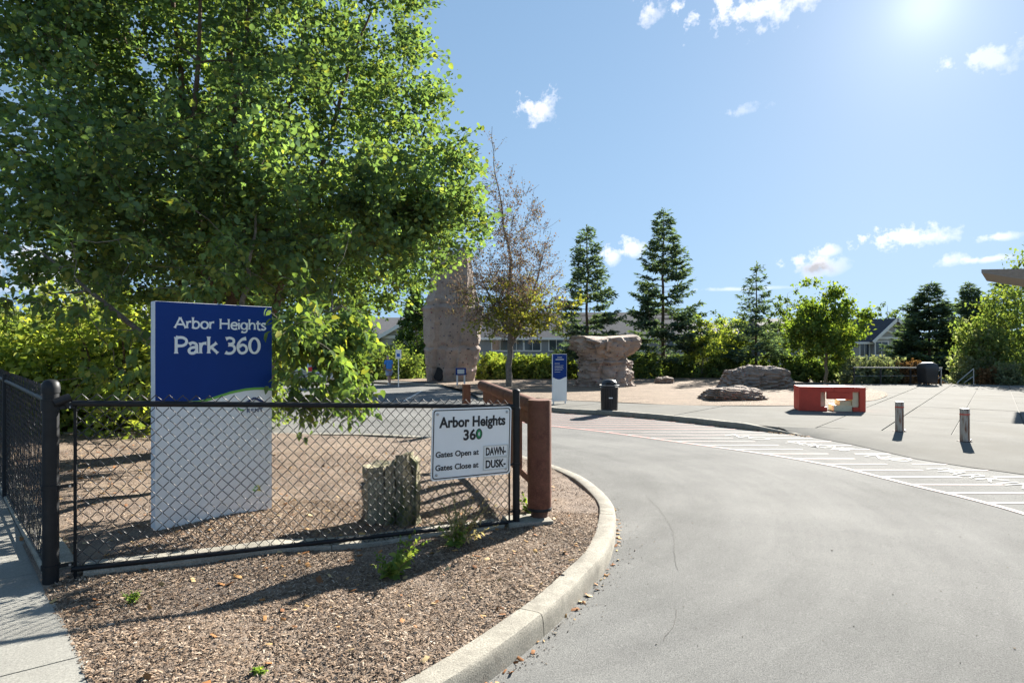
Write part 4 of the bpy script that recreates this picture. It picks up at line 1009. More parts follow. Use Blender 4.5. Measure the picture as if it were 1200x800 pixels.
# tension bars, ties and clamps
MB().bar(fp(.036, RB0 - .14), fp(.036, RT0 - .01), .02, .006).build('tension_bar', 'black', fe)
MB().bar(fp(.978, RB1 - .05), fp(.978, RT1 + .03), .018, .006).build('tension_bar', 'black', fe)
for z in (RT0 - .03, (RT0 + RB0) / 2, RB0 + .03):
    mb = MB(); mb.lathe([(.052, -.014), (.052, .014)], 20, (0, 0, z - zl)); mb.bar((0.04, .012, z - zl), (fp(.036, z)[0], fp(.036, z)[1], z - zl), .022, .02); mb.build('clamp', 'black', fe, True)
    a = fp(.028, z); MB().lathe([(.007, -.006), (.007, .006)], 8, (a[0] + .012, a[1] - .016, a[2])).build('clamp_bolt', 'galv', fe)
for z in (RT1 - .02, (RT1 + RB1) / 2, RB1 + .1):
    mb = MB(); c = loc3(FR, z); mb.lathe([(.041, -.012), (.041, .012)], 18, c); mb.bar(c, fp(.978, z), .02, .012); mb.build('clamp', 'black', fe, True)
# the hinge elbow at the corner post
mb = MB(); mb.lathe([(.053, -.035), (.053, .035)], 20, (0, 0, ptop - zl - .16)); mb.tube([(.03, -.02, ptop - zl - .15), fp(.028, RT0 + .03)], .03, 12); mb.tube([fp(.02, RT0 + .04), fp(.028, RT0 - .035)], .027, 12); mb.build('hinge', 'black', fe, True)
chain_mesh(FL + FDIR * .12, RB0 - .115, RT0 + .055, FR - FDIR * .075, RB1 - .075, RT1 + .065, .0415, .0033, 'wire_mesh', None)
wm = bpy.data.objects['wire_mesh']; wm.parent = fe; wm.location = (-FL[0], -FL[1], -zl)
# left fence running back along the pavement
LD = np.array([-.70, .714]); LEND = FL + LD * 9.0
le = empty('chain_link_fence', (FL[0], FL[1], zl), 0, 'black chain-link fence running back along the pavement at the left edge', 'fence')
def lp_(s, z): q = FL + LD * s; return (q[0] - FL[0], q[1] - FL[1], z - zl)
def lz(s): q = FL + LD * s; return g(*q) + .11
for s in (3.0, 6.0, 9.0):
    MB().tube([lp_(s, lz(s) - .1), lp_(s, lz(s) + 1.24)], .03, 14).build('post', 'black', le, True)
MB().tube([lp_(s, lz(s) + 1.17) for s in np.linspace(.05, 9, 10)], .019, 12).build('top_rail', 'black', le, True)
MB().tube([lp_(s, lz(s) + .06) for s in np.linspace(.05, 9, 10)], .006, 8).build('tension_wire', 'black', le, True)
chain_mesh(FL + LD * .05, lz(0) + .02, lz(0) + 1.27, LEND, lz(9) + .02, lz(9) + 1.27, .0415, .0024, 'wire_mesh_left', None)
wm = bpy.data.objects['wire_mesh_left']; wm.name = 'wire_mesh'; wm.parent = le; wm.location = (-FL[0], -FL[1], -zl)
# concrete mow strip under both fences
ms = empty('mow_strip', (0, 0, 0)); ms['kind'] = 'structure'
def strip(A, d, L, wdt, h, seg):
    n = np.array([-d[1], d[0]]); k = max(1, round(L / seg))
    for i in range(k):
        a, b = L * i / k + .004, L * (i + 1) / k - .004; ss = np.linspace(a, b, 5); vs = []
        for s in ss:
            q = A + d * s
            for o_, z in ((-wdt / 2, -.05), (-wdt / 2, h - .012), (-wdt / 2 + .012, h), (wdt / 2 - .012, h), (wdt / 2, h - .012), (wdt / 2, -.05)):
                x, y = q + n * o_; vs.append((x, y, bedz(q[0], q[1]) + z))
        fs = [(6 * j + c, 6 * j + c + 1, 6 * (j + 1) + c + 1, 6 * (j + 1) + c) for j in range(4) for c in range(5)] + [tuple(range(6)), tuple(range(24, 30))]
        MB().add(vs, fs).build('strip_section', 'kerb', ms)
strip(FL + FDIR * .16 + np.array([-.05, .09]), FDIR, FLEN - .30, .24, .035, 1.6)
strip(FL + np.array([.06, .05]) + LD * .2, LD, 8.6, .2, .03, 1.9)
# footings at the rusty gate post
MB().box(-.2, .24, -.15, .15, -.08, .035).build('gate_footing', 'kerb', None, loc=(.13, 5.78, bedz(.13, 5.78)), rz=.25, bevel=.01)['kind'] = 'structure'

# ================================================================== GATE-HOURS SIGN (white)
t0, t1 = .748, .979
qa, qb = FL + (FR - FL) * t0, FL + (FR - FL) * t1
nrm = np.array([FDIR[1], -FDIR[0]])
ang = math.atan2(FDIR[1], FDIR[0]); sw_ = float(np.linalg.norm(qb - qa)); sh_ = .632
cen = (qa + qb) / 2 + nrm * .020
sg = empty('gate_hours_sign', (cen[0], cen[1], zr(-.852)), ang, 'white sign with opening hours reading Arbor Heights 360, fixed to the fence', 'sign')
sg.rotation_euler = (0, R(1.4), ang)
def rrect(wd_, hd_, r, n=6):
    o = []
    for cx, cz, a0 in ((wd_ / 2 - r, hd_ / 2 - r, 0), (-wd_ / 2 + r, hd_ / 2 - r, 90), (-wd_ / 2 + r, -hd_ / 2 + r, 180), (wd_ / 2 - r, -hd_ / 2 + r, 270)):
        for k in range(n + 1): a = R(a0 + 90 * k / n); o.append((cx + r * math.cos(a), cz + r * math.sin(a)))
    return o
def plate(poly, y0, y1):
    n = len(poly); return MB().add([(x, y0, z) for x, z in poly] + [(x, y1, z) for x, z in poly], [tuple(range(n)), tuple(range(2 * n - 1, n - 1, -1))] + [(i, n + i, n + (i + 1) % n, (i + 1) % n) for i in range(n)])
def ring(pa, pb, y0, y1):
    n = len(pa); vs = [(x, y0, z) for x, z in pa] + [(x, y0, z) for x, z in pb] + [(x, y1, z) for x, z in pa] + [(x, y1, z) for x, z in pb]
    fs = []
    for i in range(n):
        j = (i + 1) % n; fs += [(i, j, n + j, n + i), (2 * n + i, 3 * n + i, 3 * n + j, 2 * n + j), (i, 2 * n + i, 2 * n + j, j), (n + i, n + j, 3 * n + j, 3 * n + i)]
    return MB().add(vs, fs)
plate(rrect(sw_, sh_, .035), -.003, .003).build('board', 'white', sg)
ring(rrect(sw_ - .026, sh_ - .026, .028), rrect(sw_ - .044, sh_ - .044, .022), -.0046, -.003).build('border', 'ink', sg)
RX = (R(90), 0, 0)
def line(body, x, z, size, off, align, sx=1.0, wid=None):
    o = text('lettering', body, size, 'ink', sg, (x, -.0046, z), RX, off, align)
    if wid:
        xs_ = [v.co.x for v in o.data.vertices]; k = wid / (max(xs_) - min(xs_))
        for v in o.data.vertices: v.co.x *= k
    if len(body) > 3: o['kind'] = 'stuff'
    return o
line('Arbor Heights', .005, .148, .128, .0042, 'CENTER', wid=.68)
for ch_, x_ in (('3', -.068), ('6', -.003)): line(ch_, x_, .028, .128, .0042, 'CENTER')
elp = lambda rx, rz_: [(.062 + rx * math.cos(a), .074 + rz_ * math.sin(a)) for a in np.linspace(0, 6.28, 28, False)]
plate(elp(.034, .049), -.0058, -.0047).build('emblem_rim', 'ink', sg)
plate(elp(.025, .040), -.0068, -.0059).build('emblem', 'greendot', sg)
plate([(.062 + a, .074 + b) for a, b in ((-.005, -.018), (.004, -.020), (.009, .0), (.004, .020), (-.006, .016), (-.010, -.002))], -.0076, -.0069).build('emblem_mark', 'panel', sg)
line('Gates Open at', -.368, -.112, .070, .0016, 'LEFT', wid=.43)
line('Gates Close at', -.368, -.228, .070, .0016, 'LEFT', wid=.43)
for z, wrd in ((-.092, 'DAWN-'), (-.208, 'DUSK-')):
    f = ring(rrect(.262, .112, .004, 1), rrect(.244, .094, .003, 1), -.012, -.003).build('slot_frame', 'panel', sg, loc=(.243, 0, z))
    plate(rrect(.243, .093, .003, 1), -.006, -.0035).build('slot_card', 'white', sg, loc=(.243, 0, z))
    o = text('lettering', wrd, .098, 'ink', sg, (.243, -.0072, z - .034), RX, .0032, 'CENTER')
    xs_ = [v.co.x for v in o.data.vertices]; k = .215 / (max(xs_) - min(xs_))
    for v in o.data.vertices: v.co.x *= k
for x in (-.355, .355):
    for z in (-.265, .265):
        MB().lathe([(.013, 0), (.013, .004), (.008, .008)], 12).build('bolt', 'galv', sg, True, loc=(x, -.004, z)).rotation_euler = RX

# ================================================================== ENTRANCE SIGN (blue and grey)
EL, ER = np.array([-2.90, 4.85]), np.array([-2.24, 5.58])
eang = math.atan2(*(ER - EL)[::-1]); EW = float(np.linalg.norm(ER - EL)); EZ0, EZ1 = zr(-1.488), zr(.385); EH = EZ1 - EZ0
es = empty('entrance_sign', (EL[0], EL[1], EZ0), eang, 'tall blue and grey entrance sign reading Arbor Heights Park 360', 'sign')
TH = .10
MB().box(0, EW, .004, TH, 0, EH).build('panel', 'signside', es, bevel=.004, segs=1)
# legs below the panel
for x in (.03, EW - .07):
    MB().box(x, x + .04, .03, .07, -.12, .004).build('leg', 'signside', es)
SWX = [0, .18, .342, .43, .514, .62, .741, .83, .91, 1.0]; SWZ = [1.056, 1.040, 1.038, 1.053, 1.076, 1.104, 1.122, 1.127, 1.124, 1.110]     # swoosh between blue and grey
def swz(x): return np.interp(np.asarray(x) / EW, SWX, SWZ)
xs_ = np.linspace(.003, EW - .003, 40)
face = lambda lo, hi, y0: MB().add([(x, y0, z) for x, z in zip(xs_, lo)] + [(x, y0, z) for x, z in zip(xs_, hi)], [(i, i + 1, 41 + i, 40 + i) for i in range(39)])
face(swz(xs_), np.full(40, EH - .003), .0005).build('blue_face', 'signblue', es)
face(np.full(40, .003), swz(xs_), .0015).build('grey_face', 'signgrey', es)
face(swz(xs_) - .018, swz(xs_) + .004, -.001).build('green_swoosh', 'green', es)
# flared lettering built from strokes (unit = capital height)
GL = {'A': (.80, [[(0, 0), (.38, 1)], [(.38, 1), (.78, 0)], [(.15, .34), (.62, .34)]]), 'r': (.42, [[(.08, 0), (.08, .66)], [(.08, .44), (.2, .61), (.38, .63)]]),
      'b': (.62, [[(.08, 0), (.08, 1.05)], [(.08, .5), (.25, .66), (.46, .58), (.53, .33), (.45, .08), (.25, 0), (.08, .08)]]), 'o': (.66, ['o', (.32, .33, .26, .33)]),
      'H': (.88, [[(.1, 0), (.1, 1)], [(.74, 0), (.74, 1)], [(.1, .53), (.74, .53)]]), 'e': (.60, [[(.07, .36), (.54, .36)], [(.54, .37), (.48, .59), (.3, .67), (.12, .56), (.06, .32), (.15, .08), (.34, 0), (.53, .07)]]),
      'i': (.20, [[(.08, 0), (.08, .66)], [(.08, .84), (.08, .98)]]), 'g': (.66, ['o', (.30, .34, .24, .32), [(.54, .66), (.54, .2), (.53, -.12), (.42, -.28), (.24, -.3), (.08, -.22)]]),
      'h': (.62, [[(.08, 0), (.08, 1.05)], [(.08, .42), (.22, .61), (.4, .65), (.52, .5), (.53, .28), (.53, 0)]]), 't': (.42, [[(.18, .9), (.18, .16), (.26, 0), (.4, .03)], [(.02, .63), (.4, .63)]]),
      's': (.48, [[(.42, .6), (.25, .67), (.09, .58), (.12, .43), (.34, .28), (.41, .14), (.27, 0), (.05, .06)]]), 'P': (.66, [[(.1, 0), (.1, 1)], [(.1, .96), (.4, .97), (.59, .84), (.59, .62), (.42, .48), (.1, .46)]]),
      'a': (.58, [[(.08, .56), (.25, .66), (.42, .58), (.46, .4), (.46, 0)], [(.46, .38), (.2, .35), (.07, .2), (.13, .03), (.3, .01), (.46, .14)]]), 'k': (.58, [[(.08, 0), (.08, 1.05)], [(.5, .66), (.1, .3)], [(.2, .4), (.56, 0)]]),
      '3': (.64, [[(.06, .92), (.28, .99), (.48, .87), (.46, .65), (.2, .55)], [(.2, .55), (.48, .46), (.54, .23), (.38, .01), (.15, -.01), (.03, .06)]]),
      '6': (.68, [[(.55, .96), (.3, .88), (.11, .6), (.08, .3), (.2, .04), (.38, 0), (.56, .14), (.55, .4), (.36, .54), (.12, .42)]]), '0': (.74, ['o', (.35, .49, .28, .49)]), ' ': (.36, [])}
def flared(body, x0, z0, wid, cap, m, parent, y):
    tot = sum(GL[c][0] for c in body) ; k = wid / (tot - .06); cx = x0
    for ch in body:
        adv, st = GL[ch]; mb = MB(); lay = 0; it = iter(st)
        for s_ in it:
            if s_ == 'o':
                a, b, rx, ry = next(it); t = np.linspace(0, 2 * np.pi, 33)
                co = np.column_stack([a + rx * np.cos(t), b + ry * np.sin(t)]); wdt = .068 + .034 * np.abs(np.cos(t))
            else:
                q = np.array(s_, float); co = smooth_path(q, .06) if len(q) > 2 else np.column_stack([np.linspace(q[0, i], q[1, i], 14) for i in (0, 1)])
                L = np.linspace(0, 1, len(co)); e_ = np.minimum(L, 1 - L)
                wdt = .084 * (1 + .55 * np.clip(1 - e_ / .16, 0, 1) ** 2)
            co = co * np.array([k, cap]); w2 = wdt * cap
            tt = np.gradient(co, axis=0); tt /= np.linalg.norm(tt, axis=1)[:, None] + 1e-9; nn = np.column_stack([-tt[:, 1], tt[:, 0]])
            a_, b_ = co + nn * w2[:, None], co - nn * w2[:, None]; n = len(co); yy_ = y - .00025 * lay; lay += 1
            mb.add([(cx + p, yy_, z0 + q_) for p, q_ in a_] + [(cx + p, yy_, z0 + q_) for p, q_ in b_], [(i, i + 1, n + i + 1, n + i) for i in range(n - 1)])
        if mb.v: mb.build('letter', m, parent)
        cx += adv * k
flared('Arbor Heights', .148, 1.658, .772, .088, 'white', es, -.0015)
flared('Park 360', .143, 1.445, .725, .137, 'white', es, -.0015)
# crest under the swoosh
def chevron(pts, wdt, y, name, m):
    c = np.array(pts, float); mb = MB()
    for a, b in zip(c[:-1], c[1:]): mb.bar((a[0], y, a[1]), (b[0], y, b[1]), .002, wdt)
    return mb.build(name, m, es)
chevron([(.715, .985), (.815, 1.035), (.915, .985)], .020, -.001, 'crest_roof', 'navy')
chevron([(.665, .955), (.69, .935), (.72, .93)], .014, -.001, 'crest_arc', 'green')
chevron([(.74, .965), (.79, .985)], .010, -.001, 'crest_arc', 'green')
text('crest_lettering', 'KENT', .052, 'navy', es, (.82, -.0005, .905), RX, .001, 'CENTER', space=1.25)
st_ = plate([(-.08, -.085), (.075, -.078), (.08, .082), (-.075, .075)], -.003, -.0005).build('sticker', 'white', es, loc=(.845, 0, .205))
for (a, b), (c, d), m in (((-.03, .01), (.0, .03), 'green'), ((.0, .03), (.02, -.005), 'yel'), ((-.045, .0), (-.02, -.02), 'green'), ((-.01, -.01), (.03, -.02), 'yel')):
    if 'yel' not in MT: MT['yel'] = mat('yellow_print', (.65, .6, .05), .5, .05)
    MB().bar((a, -.0042, b), (c, -.0042, d), .001, .014).build('sticker_mark', MT[m], st_)

# ================================================================== RUSTY VEHICLE GATE
GP = np.array([.27, 5.86]); gz = bedz(*GP); gtop = zr(-.502)
ga = empty('vehicle_gate', (GP[0], GP[1], gz), 0, 'rust-brown steel vehicle gate with a thick round post, swung open behind the fence', 'gate')
hh = gtop - gz
MB().lathe([(.084, -.06), (.084, .085), (.096, .09), (.096, .10)], 28).build('base_sleeve', 'rustdark', ga, True)
MB().lathe([(.120, .102), (.121, .125), (.1175, .13)], 32).build('collar', 'black', ga, True)
MB().lathe([(.1165, .127), (.1165, hh - .010), (.113, hh - .002), (.105, hh)], 40).build('post', 'rust', ga, True)
GE = np.array([-.47, 9.44]); gv = np.array([GE[0] - GP[0], GE[1] - GP[1]]); gl_ = float(np.linalg.norm(gv)); gd = gv / gl_
def gpt(s, z): return (gd[0] * s, gd[1] * s, z - gz)
zb = zr(-.585)
MB().tube([gpt(s, zb) for s in (.06, 1.2, 2.4, gl_)], .079, 24).build('top_beam', 'rust', ga, True)
MB().tube([gpt(gl_ - .001, zb), gpt(gl_ + .03, zb)], [.079, .06], 24).build('beam_cap', 'rust', ga, True)
# web plate under the beam: bars with stepped openings
zt, zbot = zb - .06, zr(-1.42)
mb = MB(); mb.bar(gpt(.14, zbot + .04), gpt(gl_ - .1, zbot + .04), .012, .08); mb.build('bottom_strip', 'rust', ga)
mb = MB(); mb.bar(gpt(.14, zt - .08), gpt(gl_ - .1, zt - .08), .012, .16); mb.build('top_strip', 'rust', ga)
edges = np.linspace(.14, gl_ - .1, 8)
for i in range(7):
    a, b = edges[i], edges[i + 1]
    w1 = .24 if i % 2 == 0 else .14
    m_ = (a + b) / 2
    MB().bar(gpt(m_ - w1 / 2, (zt - .16 + zbot + .08) / 2), gpt(m_ + w1 / 2, (zt - .16 + zbot + .08) / 2), .012, (zt - .16) - (zbot + .08) + .002).build('web_bar', 'rust', ga)
for z in (zt - .30, zbot + .30):
    MB().tube([gpt(.05, z), gpt(.16, z)], .022, 12).build('hinge_pin', 'rustdark', ga, True)
sp = at(546.5, 450, 13.0)
MB().box(-.078, .078, -.078, .078, -.05, sp.z - g(sp.x, 13)).build('gate_stop_post', 'rust', None, loc=(sp.x, 13.0, g(sp.x, 13.0)), rz=.3, bevel=.006)
tag(bpy.data.objects['gate_stop_post'], 'short square rust-brown post beyond the far end of the vehicle gate', 'post')

# ================================================================== MOSSY SPLIT ROCK behind the fence
RK = np.array([-1.13, 5.62]); 
def column(parent, poly, h, top, seed):
    """an angular split block: rough faces, sloping broken top"""
    bm = bmesh.new(); m = 12; k = 6; ring_ = []
    for i, p in enumerate(poly):
        q_ = poly[(i + 1) % len(poly)]
        for j in range(k): ring_.append((p[0] + (q_[0] - p[0]) * j / k, p[1] + (q_[1] - p[1]) * j / k))
    n = len(ring_); cx_, cy_ = np.mean(ring_, axis=0); vs = []
    for i in range(m + 1):
        f = i / m
        for x, y in ring_:
            z = f * h * (1 + top[0] * (x - cx_) + top[1] * (y - cy_)); sh = 1 - .10 * f
            p = Vector((cx_ + (x - cx_) * sh, cy_ + (y - cy_) * sh, z)); d_ = .022 * fract(p, 7, seed, 4) + .012 * fract((p.x * 3, p.y * 3, p.z), 12, seed + 2, 3)
            u_ = Vector((x - cx_, y - cy_, 0)).normalized(); vs.append(bm.verts.new(p + u_ * d_ + Vector((0, 0, .02 * fract(p, 9, seed + 5, 2) * (f > .95)))))
    for i in range(m):
        for j in range(n): bm.faces.new((vs[i * n + j], vs[i * n + (j + 1) % n], vs[(i + 1) * n + (j + 1) % n], vs[(i + 1) * n + j]))
    c = bm.verts.new((cx_, cy_, h * .97))
    for j in range(n): bm.faces.new((vs[m * n + j], vs[m * n + (j + 1) % n], c))
    me = bpy.data.meshes.new('column'); bm.to_mesh(me); bm.free(); me.materials.append(MT['moss'])
    return link('column', me, parent)
rk = empty('split_rock', (RK[0], RK[1], bedz(*RK) - .06), 0, 'mossy upright rock split into angular blocks behind the fence', 'rock')
column(rk, [(-.26, -.06), (-.20, -.13), (-.05, -.10), (-.02, .10), (-.20, .14)], .60, (.1, .2), 1)
column(rk, [(-.04, -.14), (.045, -.10), (.05, .12), (-.02, .13)], .62, (.9, .1), 2)
column(rk, [(.045, -.08), (.13, -.16), (.20, -.08), (.19, .14), (.06, .15)], .70, (.3, -.2), 3)
column(rk, [(.19, -.07), (.245, -.11), (.27, .02), (.22, .13)], .66, (-.8, .1), 4)
# ================================================================== WEEDS at the fence
def weed(name, label, x, y, h, n, seed, lm='weed', spread=.35, size=.05, dry=None):
    r = np.random.default_rng(seed); e = empty(name, (x, y, bedz(x, y)), 0, label, 'weed'); W = Wood(); P_, T_, U_, S_ = [], [], [], []
    for i in range(n):
        d = unit(np.array([r.normal(0, spread), r.normal(0, spread), 1.0])); L = h * r.uniform(.5, 1.05)
        t = np.linspace(0, 1, 6)[:, None]; p = d * L * t + np.array([d[0], d[1], -.15]) * .25 * L * t * t
        W.tube(p, np.linspace(.0035, .0012, 6), 4)
        m = int(10 + 16 * L / h); s = r.uniform(.12, 1, m)[:, None]
        P_.append(d * L * s + np.array([d[0], d[1], -.15]) * .25 * L * s * s); T_.append(unit(r.normal(0, .8, (m, 3)) + d * .6)); U_.append(np.array([0, 0, 1]) + r.normal(0, .4, (m, 3))); S_.append(size * (1.3 - s[:, 0]) * r.uniform(.6, 1.2, m))
    link('stems', W.mesh('stems', MT['stem']), e)
    V, Fc = leaves(*(np.concatenate(z) for z in (P_, T_, U_, S_)), NEEDLE if lm == 'dryweed' else LEAF_P); link('foliage', np_mesh('foliage', V, [Fc], LF[lm]), e)
    return e
q = P(460, 676, .1); weed('weed_plant', 'small green weed growing in front of the fence bottom rail', q.x, q.y, .36, 10, 1, size=.075, spread=.5)
q = P(535, 643, .1); weed('weed_plant', 'larger bushy weed against the fence below the white sign', q.x, q.y, .24, 16, 2, size=.075)
e2 = weed('dry_weed_plant', 'dry feathery weed rising through the fence below the white sign', q.x + .02, q.y + .04, .56, 26, 3, 'dryweed', .42, .06)
q = P(645, 605, .1); weed('weed_plant', 'tiny green tuft at the foot of the rusty gate post', .17, 6.15, .22, 6, 4, size=.07)
q = P(155, 712, .1); weed('weed_plant', 'sparse green sprig in the mulch near the corner post', q.x, q.y, .13, 4, 5, size=.035)
q = P(300, 795, .1); weed('weed_plant', 'pale sprig in the mulch at the bottom of the photo', q.x, q.y, .05, 5, 6, size=.03, spread=.9)

# ================================================================== STREET FURNITURE
# litter bin
q = P(714, 480.5, .12); bz = q.z + .125
lb = empty('litter_bin', (q.x, q.y, bz), 0, 'black round litter bin with domed lid by the kerb', 'bin')
MB().lathe([(.255, 0), (.265, .04), (.265, .06)], 36).build('base_ring', 'plastic', lb, True)
MB().lathe([(.235, .03), (.245, .70), (.24, .70)], 36).build('liner', 'dark', lb, True)
for k in range(30):
    a = 2 * math.pi * k / 30; c, s_ = math.cos(a), math.sin(a)
    MB().add([(c * r_ - s_ * w2, s_ * r_ + c * w2, z) for z, r_ in ((.05, .262), (.70, .275)) for w2 in (-.019, .019)] + [(c * (r_ - .012) - s_ * w2, s_ * (r_ - .012) + c * w2, z) for z, r_ in ((.05, .262), (.70, .275)) for w2 in (-.019, .019)],
             [(0, 1, 3, 2), (4, 6, 7, 5), (0, 2, 6, 4), (1, 5, 7, 3), (2, 3, 7, 6), (0, 4, 5, 1)]).build('slat', 'plastic', lb)
MB().lathe([(.28, .70), (.29, .715), (.285, .735), (.27, .74)], 36).build('top_ring', 'plastic', lb, True)
MB().tube([(.30 * math.cos(a), .30 * math.sin(a), .79) for a in np.linspace(0, 2 * np.pi, 33)], .009, 8).build('lid_ring', 'galv', lb, True)
MB().lathe([(.245, .735), (.25, .80), (.235, .87), (.19, .93), (.12, .965), (.03, .975)], 36).build('lid', 'plastic', lb, True)
MB().box(-.13, .13, -.262, -.225, .77, .88).build('lid_opening', 'dark', lb)
MB().box(-.06, .06, -.286, -.274, .385, .42).build('label', 'white', lb)
# info board
q = P(655.5, 473, .12); iz = q.z + .12; Y = q.y; k = Y / F
ib = empty('info_board', (q.x, Y, iz), R(20), 'narrow blue and grey information board beside the litter bin', 'sign')
W_ = .56; H_ = (470 - 415) * k
for x in (-W_ / 2 + .03, W_ / 2 - .07): MB().box(x, x + .04, -.02, .02, -.05, .12).build('leg', 'signside', ib)
MB().box(-W_ / 2, W_ / 2, -.03, .03, .10, H_ + .1).build('panel', 'signside', ib, bevel=.004)
xs2 = np.linspace(-W_ / 2 + .01, W_ / 2 - .01, 24); wv = .10 + H_ * .48 + .045 * np.sin((xs2 + W_ / 2) / W_ * 5.6 + 2.2)
MB().add([(x, -.0315, z) for x, z in zip(xs2, wv)] + [(x, -.0315, H_ + .09) for x in xs2], [(i, i + 1, 25 + i, 24 + i) for i in range(23)]).build('blue_face', 'signblue', ib)
MB().add([(x, -.0315, .11) for x in xs2] + [(x, -.0315, z) for x, z in zip(xs2, wv)], [(i, i + 1, 25 + i, 24 + i) for i in range(23)]).build('grey_face', 'signgrey', ib)
MB().add([(x, -.0325, z - .012) for x, z in zip(xs2, wv)] + [(x, -.0325, z + .012) for x, z in zip(xs2, wv)], [(i, i + 1, 25 + i, 24 + i) for i in range(23)]).build('wave', 'white', ib)
for j, (z, a, b, t) in enumerate(((.93, -.09, .09, .022), (.885, -.16, .16, .03), (.80, -.2, 0, .016), (.755, -.2, .14, .012), (.725, -.2, .12, .012), (.695, -.2, .15, .012), (.665, -.2, .1, .012), (.62, -.2, .02, .012))):
    MB().bar((a, -.0325, .1 + H_ * z), (b, -.0325, .1 + H_ * z), .002, t).build('print_line', 'panel', ib)
# red table-bench: a painted concrete block with stepped openings, cream inside
q = P(971, 486, .12); rz0 = q.z + .122; Y = 18.6; kx_ = 18.6 / F
RW, RH, RD = 1.88, .76, .80
rb = empty('concrete_table', ((971 - 600) / F * (Y + .3), Y + .3, g(9.6, 18.8) + .122), R(-14), 'red painted concrete block table with cream stepped openings', 'table')
def zx(u): return -RW / 2 + RW * u
# front leaf left: u .0-.43 ; openings as in the photograph
MB().box(zx(0), zx(.33), -RD / 2, RD / 2, 0, RH).build('left_block', 'redcon', rb, bevel=.012)
MB().box(zx(.33) + .002, zx(.43), -RD / 2 + .004, -RD / 2 + .30, 0, RH * .17).build('left_foot', 'redcon', rb, bevel=.01)
MB().box(zx(.33) + .002, zx(.53), -RD / 2 + .003, RD / 2 - .02, RH * .78, RH - .003).build('left_top', 'redcon', rb, bevel=.01)
MB().box(zx(.43), zx(.81), -RD / 2 + .012, -RD / 2 + .16, RH * .50, RH * .775).build('front_panel', 'redcon', rb, bevel=.01)
MB().box(zx(.53) + .002, zx(.81), -RD / 2 + .003, RD / 2 - .02, RH * .78, RH + .006).build('right_top', 'redcon', rb, bevel=.01)
MB().box(zx(.91), zx(1), -RD / 2, RD / 2, 0, RH).build('right_block', 'redcon', rb, bevel=.012)
MB().box(zx(.81) + .002, zx(.91) - .002, -RD / 2 + .003, RD / 2 - .02, RH * .80, RH + .002).build('right_bridge', 'redcon', rb, bevel=.01)
MB().box(zx(.82), zx(.91) - .002, -RD / 2 + .004, -RD / 2 + .30, 0, RH * .17).build('right_foot', 'redcon', rb, bevel=.01)
MB().box(zx(.335), zx(.425), -.20, RD / 2 - .06, RH * .02, RH * .775).build('cream_pier', 'cream', rb, bevel=.008)
MB().box(zx(.815), zx(.908), -.30, RD / 2 - .05, RH * .18, RH * .795).build('cream_pier', 'cream', rb, bevel=.008)
MB().box(zx(.54), zx(.815), -.30, RD / 2 - .06, 0, RH * .24).build('cream_step', 'cream', rb, bevel=.008)
MB().box(zx(.64), zx(.812), -.22, RD / 2 - .06, RH * .243, RH * .44).build('cream_step', 'cream', rb, bevel=.008)
# bollards
def bollard(px, py, h, lab):
    q = P(px, py, .08); e = empty('bollard', (q.x, q.y, q.z + float(ramp_h(q.x, q.y))), .3, lab, 'bollard', 'steel bollards on the plaza ramp')
    MB().box(-.062, .062, -.062, .062, -.02, h).build('post', 'steelpost', e, bevel=.008)
    MB().box(-.066, .066, -.066, .066, h + .0005, h + .018).build('cap', 'steelpost', e, bevel=.006)
    MB().box(-.095, .095, -.095, .095, -.02, .012).build('base_plate', 'rustdark', e)
    MB().box(-.0635, .0635, -.0635, .0635, h - .115, h - .09).build('band', 'redcon', e)
    MB().tube([(.085, -.06, .0), (.085, -.06, .05)], .012, 8).build('anchor_bolt', 'galv', e)
bollard(1054, 507.5, .66, 'steel bollard nearer the red table')
bollard(1130.5, 518, .66, 'steel bollard farther right on the plaza ramp')
# twin-post board near the climbing tower
q = P(540, 451.5, .12); e = empty('twin_post_sign', (q.x, q.y, q.z + .1), .1, 'small blue board on two white posts by the tall climbing rock', 'sign')
for x in (-.21, .21): MB().box(x - .045, x + .045, -.03, .03, -.05, 1.0).build('post', 'trim', e)
MB().box(-.3, .3, -.06, -.031, .62, 1.03).build('board', 'signblue', e)
MB().box(-.2, .2, -.066, -.0605, .70, .95).build('notice', 'panel', e)
# accessible parking sign
q = P(467, 452, .1); e = empty('parking_sign', (q.x, q.y, q.z + .1), 0, 'white parking sign with blue symbol on a thin pole beside the walking man', 'sign')
MB().tube([(0, 0, -.05), (0, 0, 2.05)], .032, 10).build('pole', 'trim', e, True)
MB().box(-.16, .16, -.05, -.034, 1.55, 2.08).build('plate', 'white', e)
MT['signb2'] = mat('parking_blue', (.02, .12, .45), .5, .05)
MB().box(-.09, .09, -.054, -.0505, 1.67, 1.86).build('symbol', 'signb2', e)

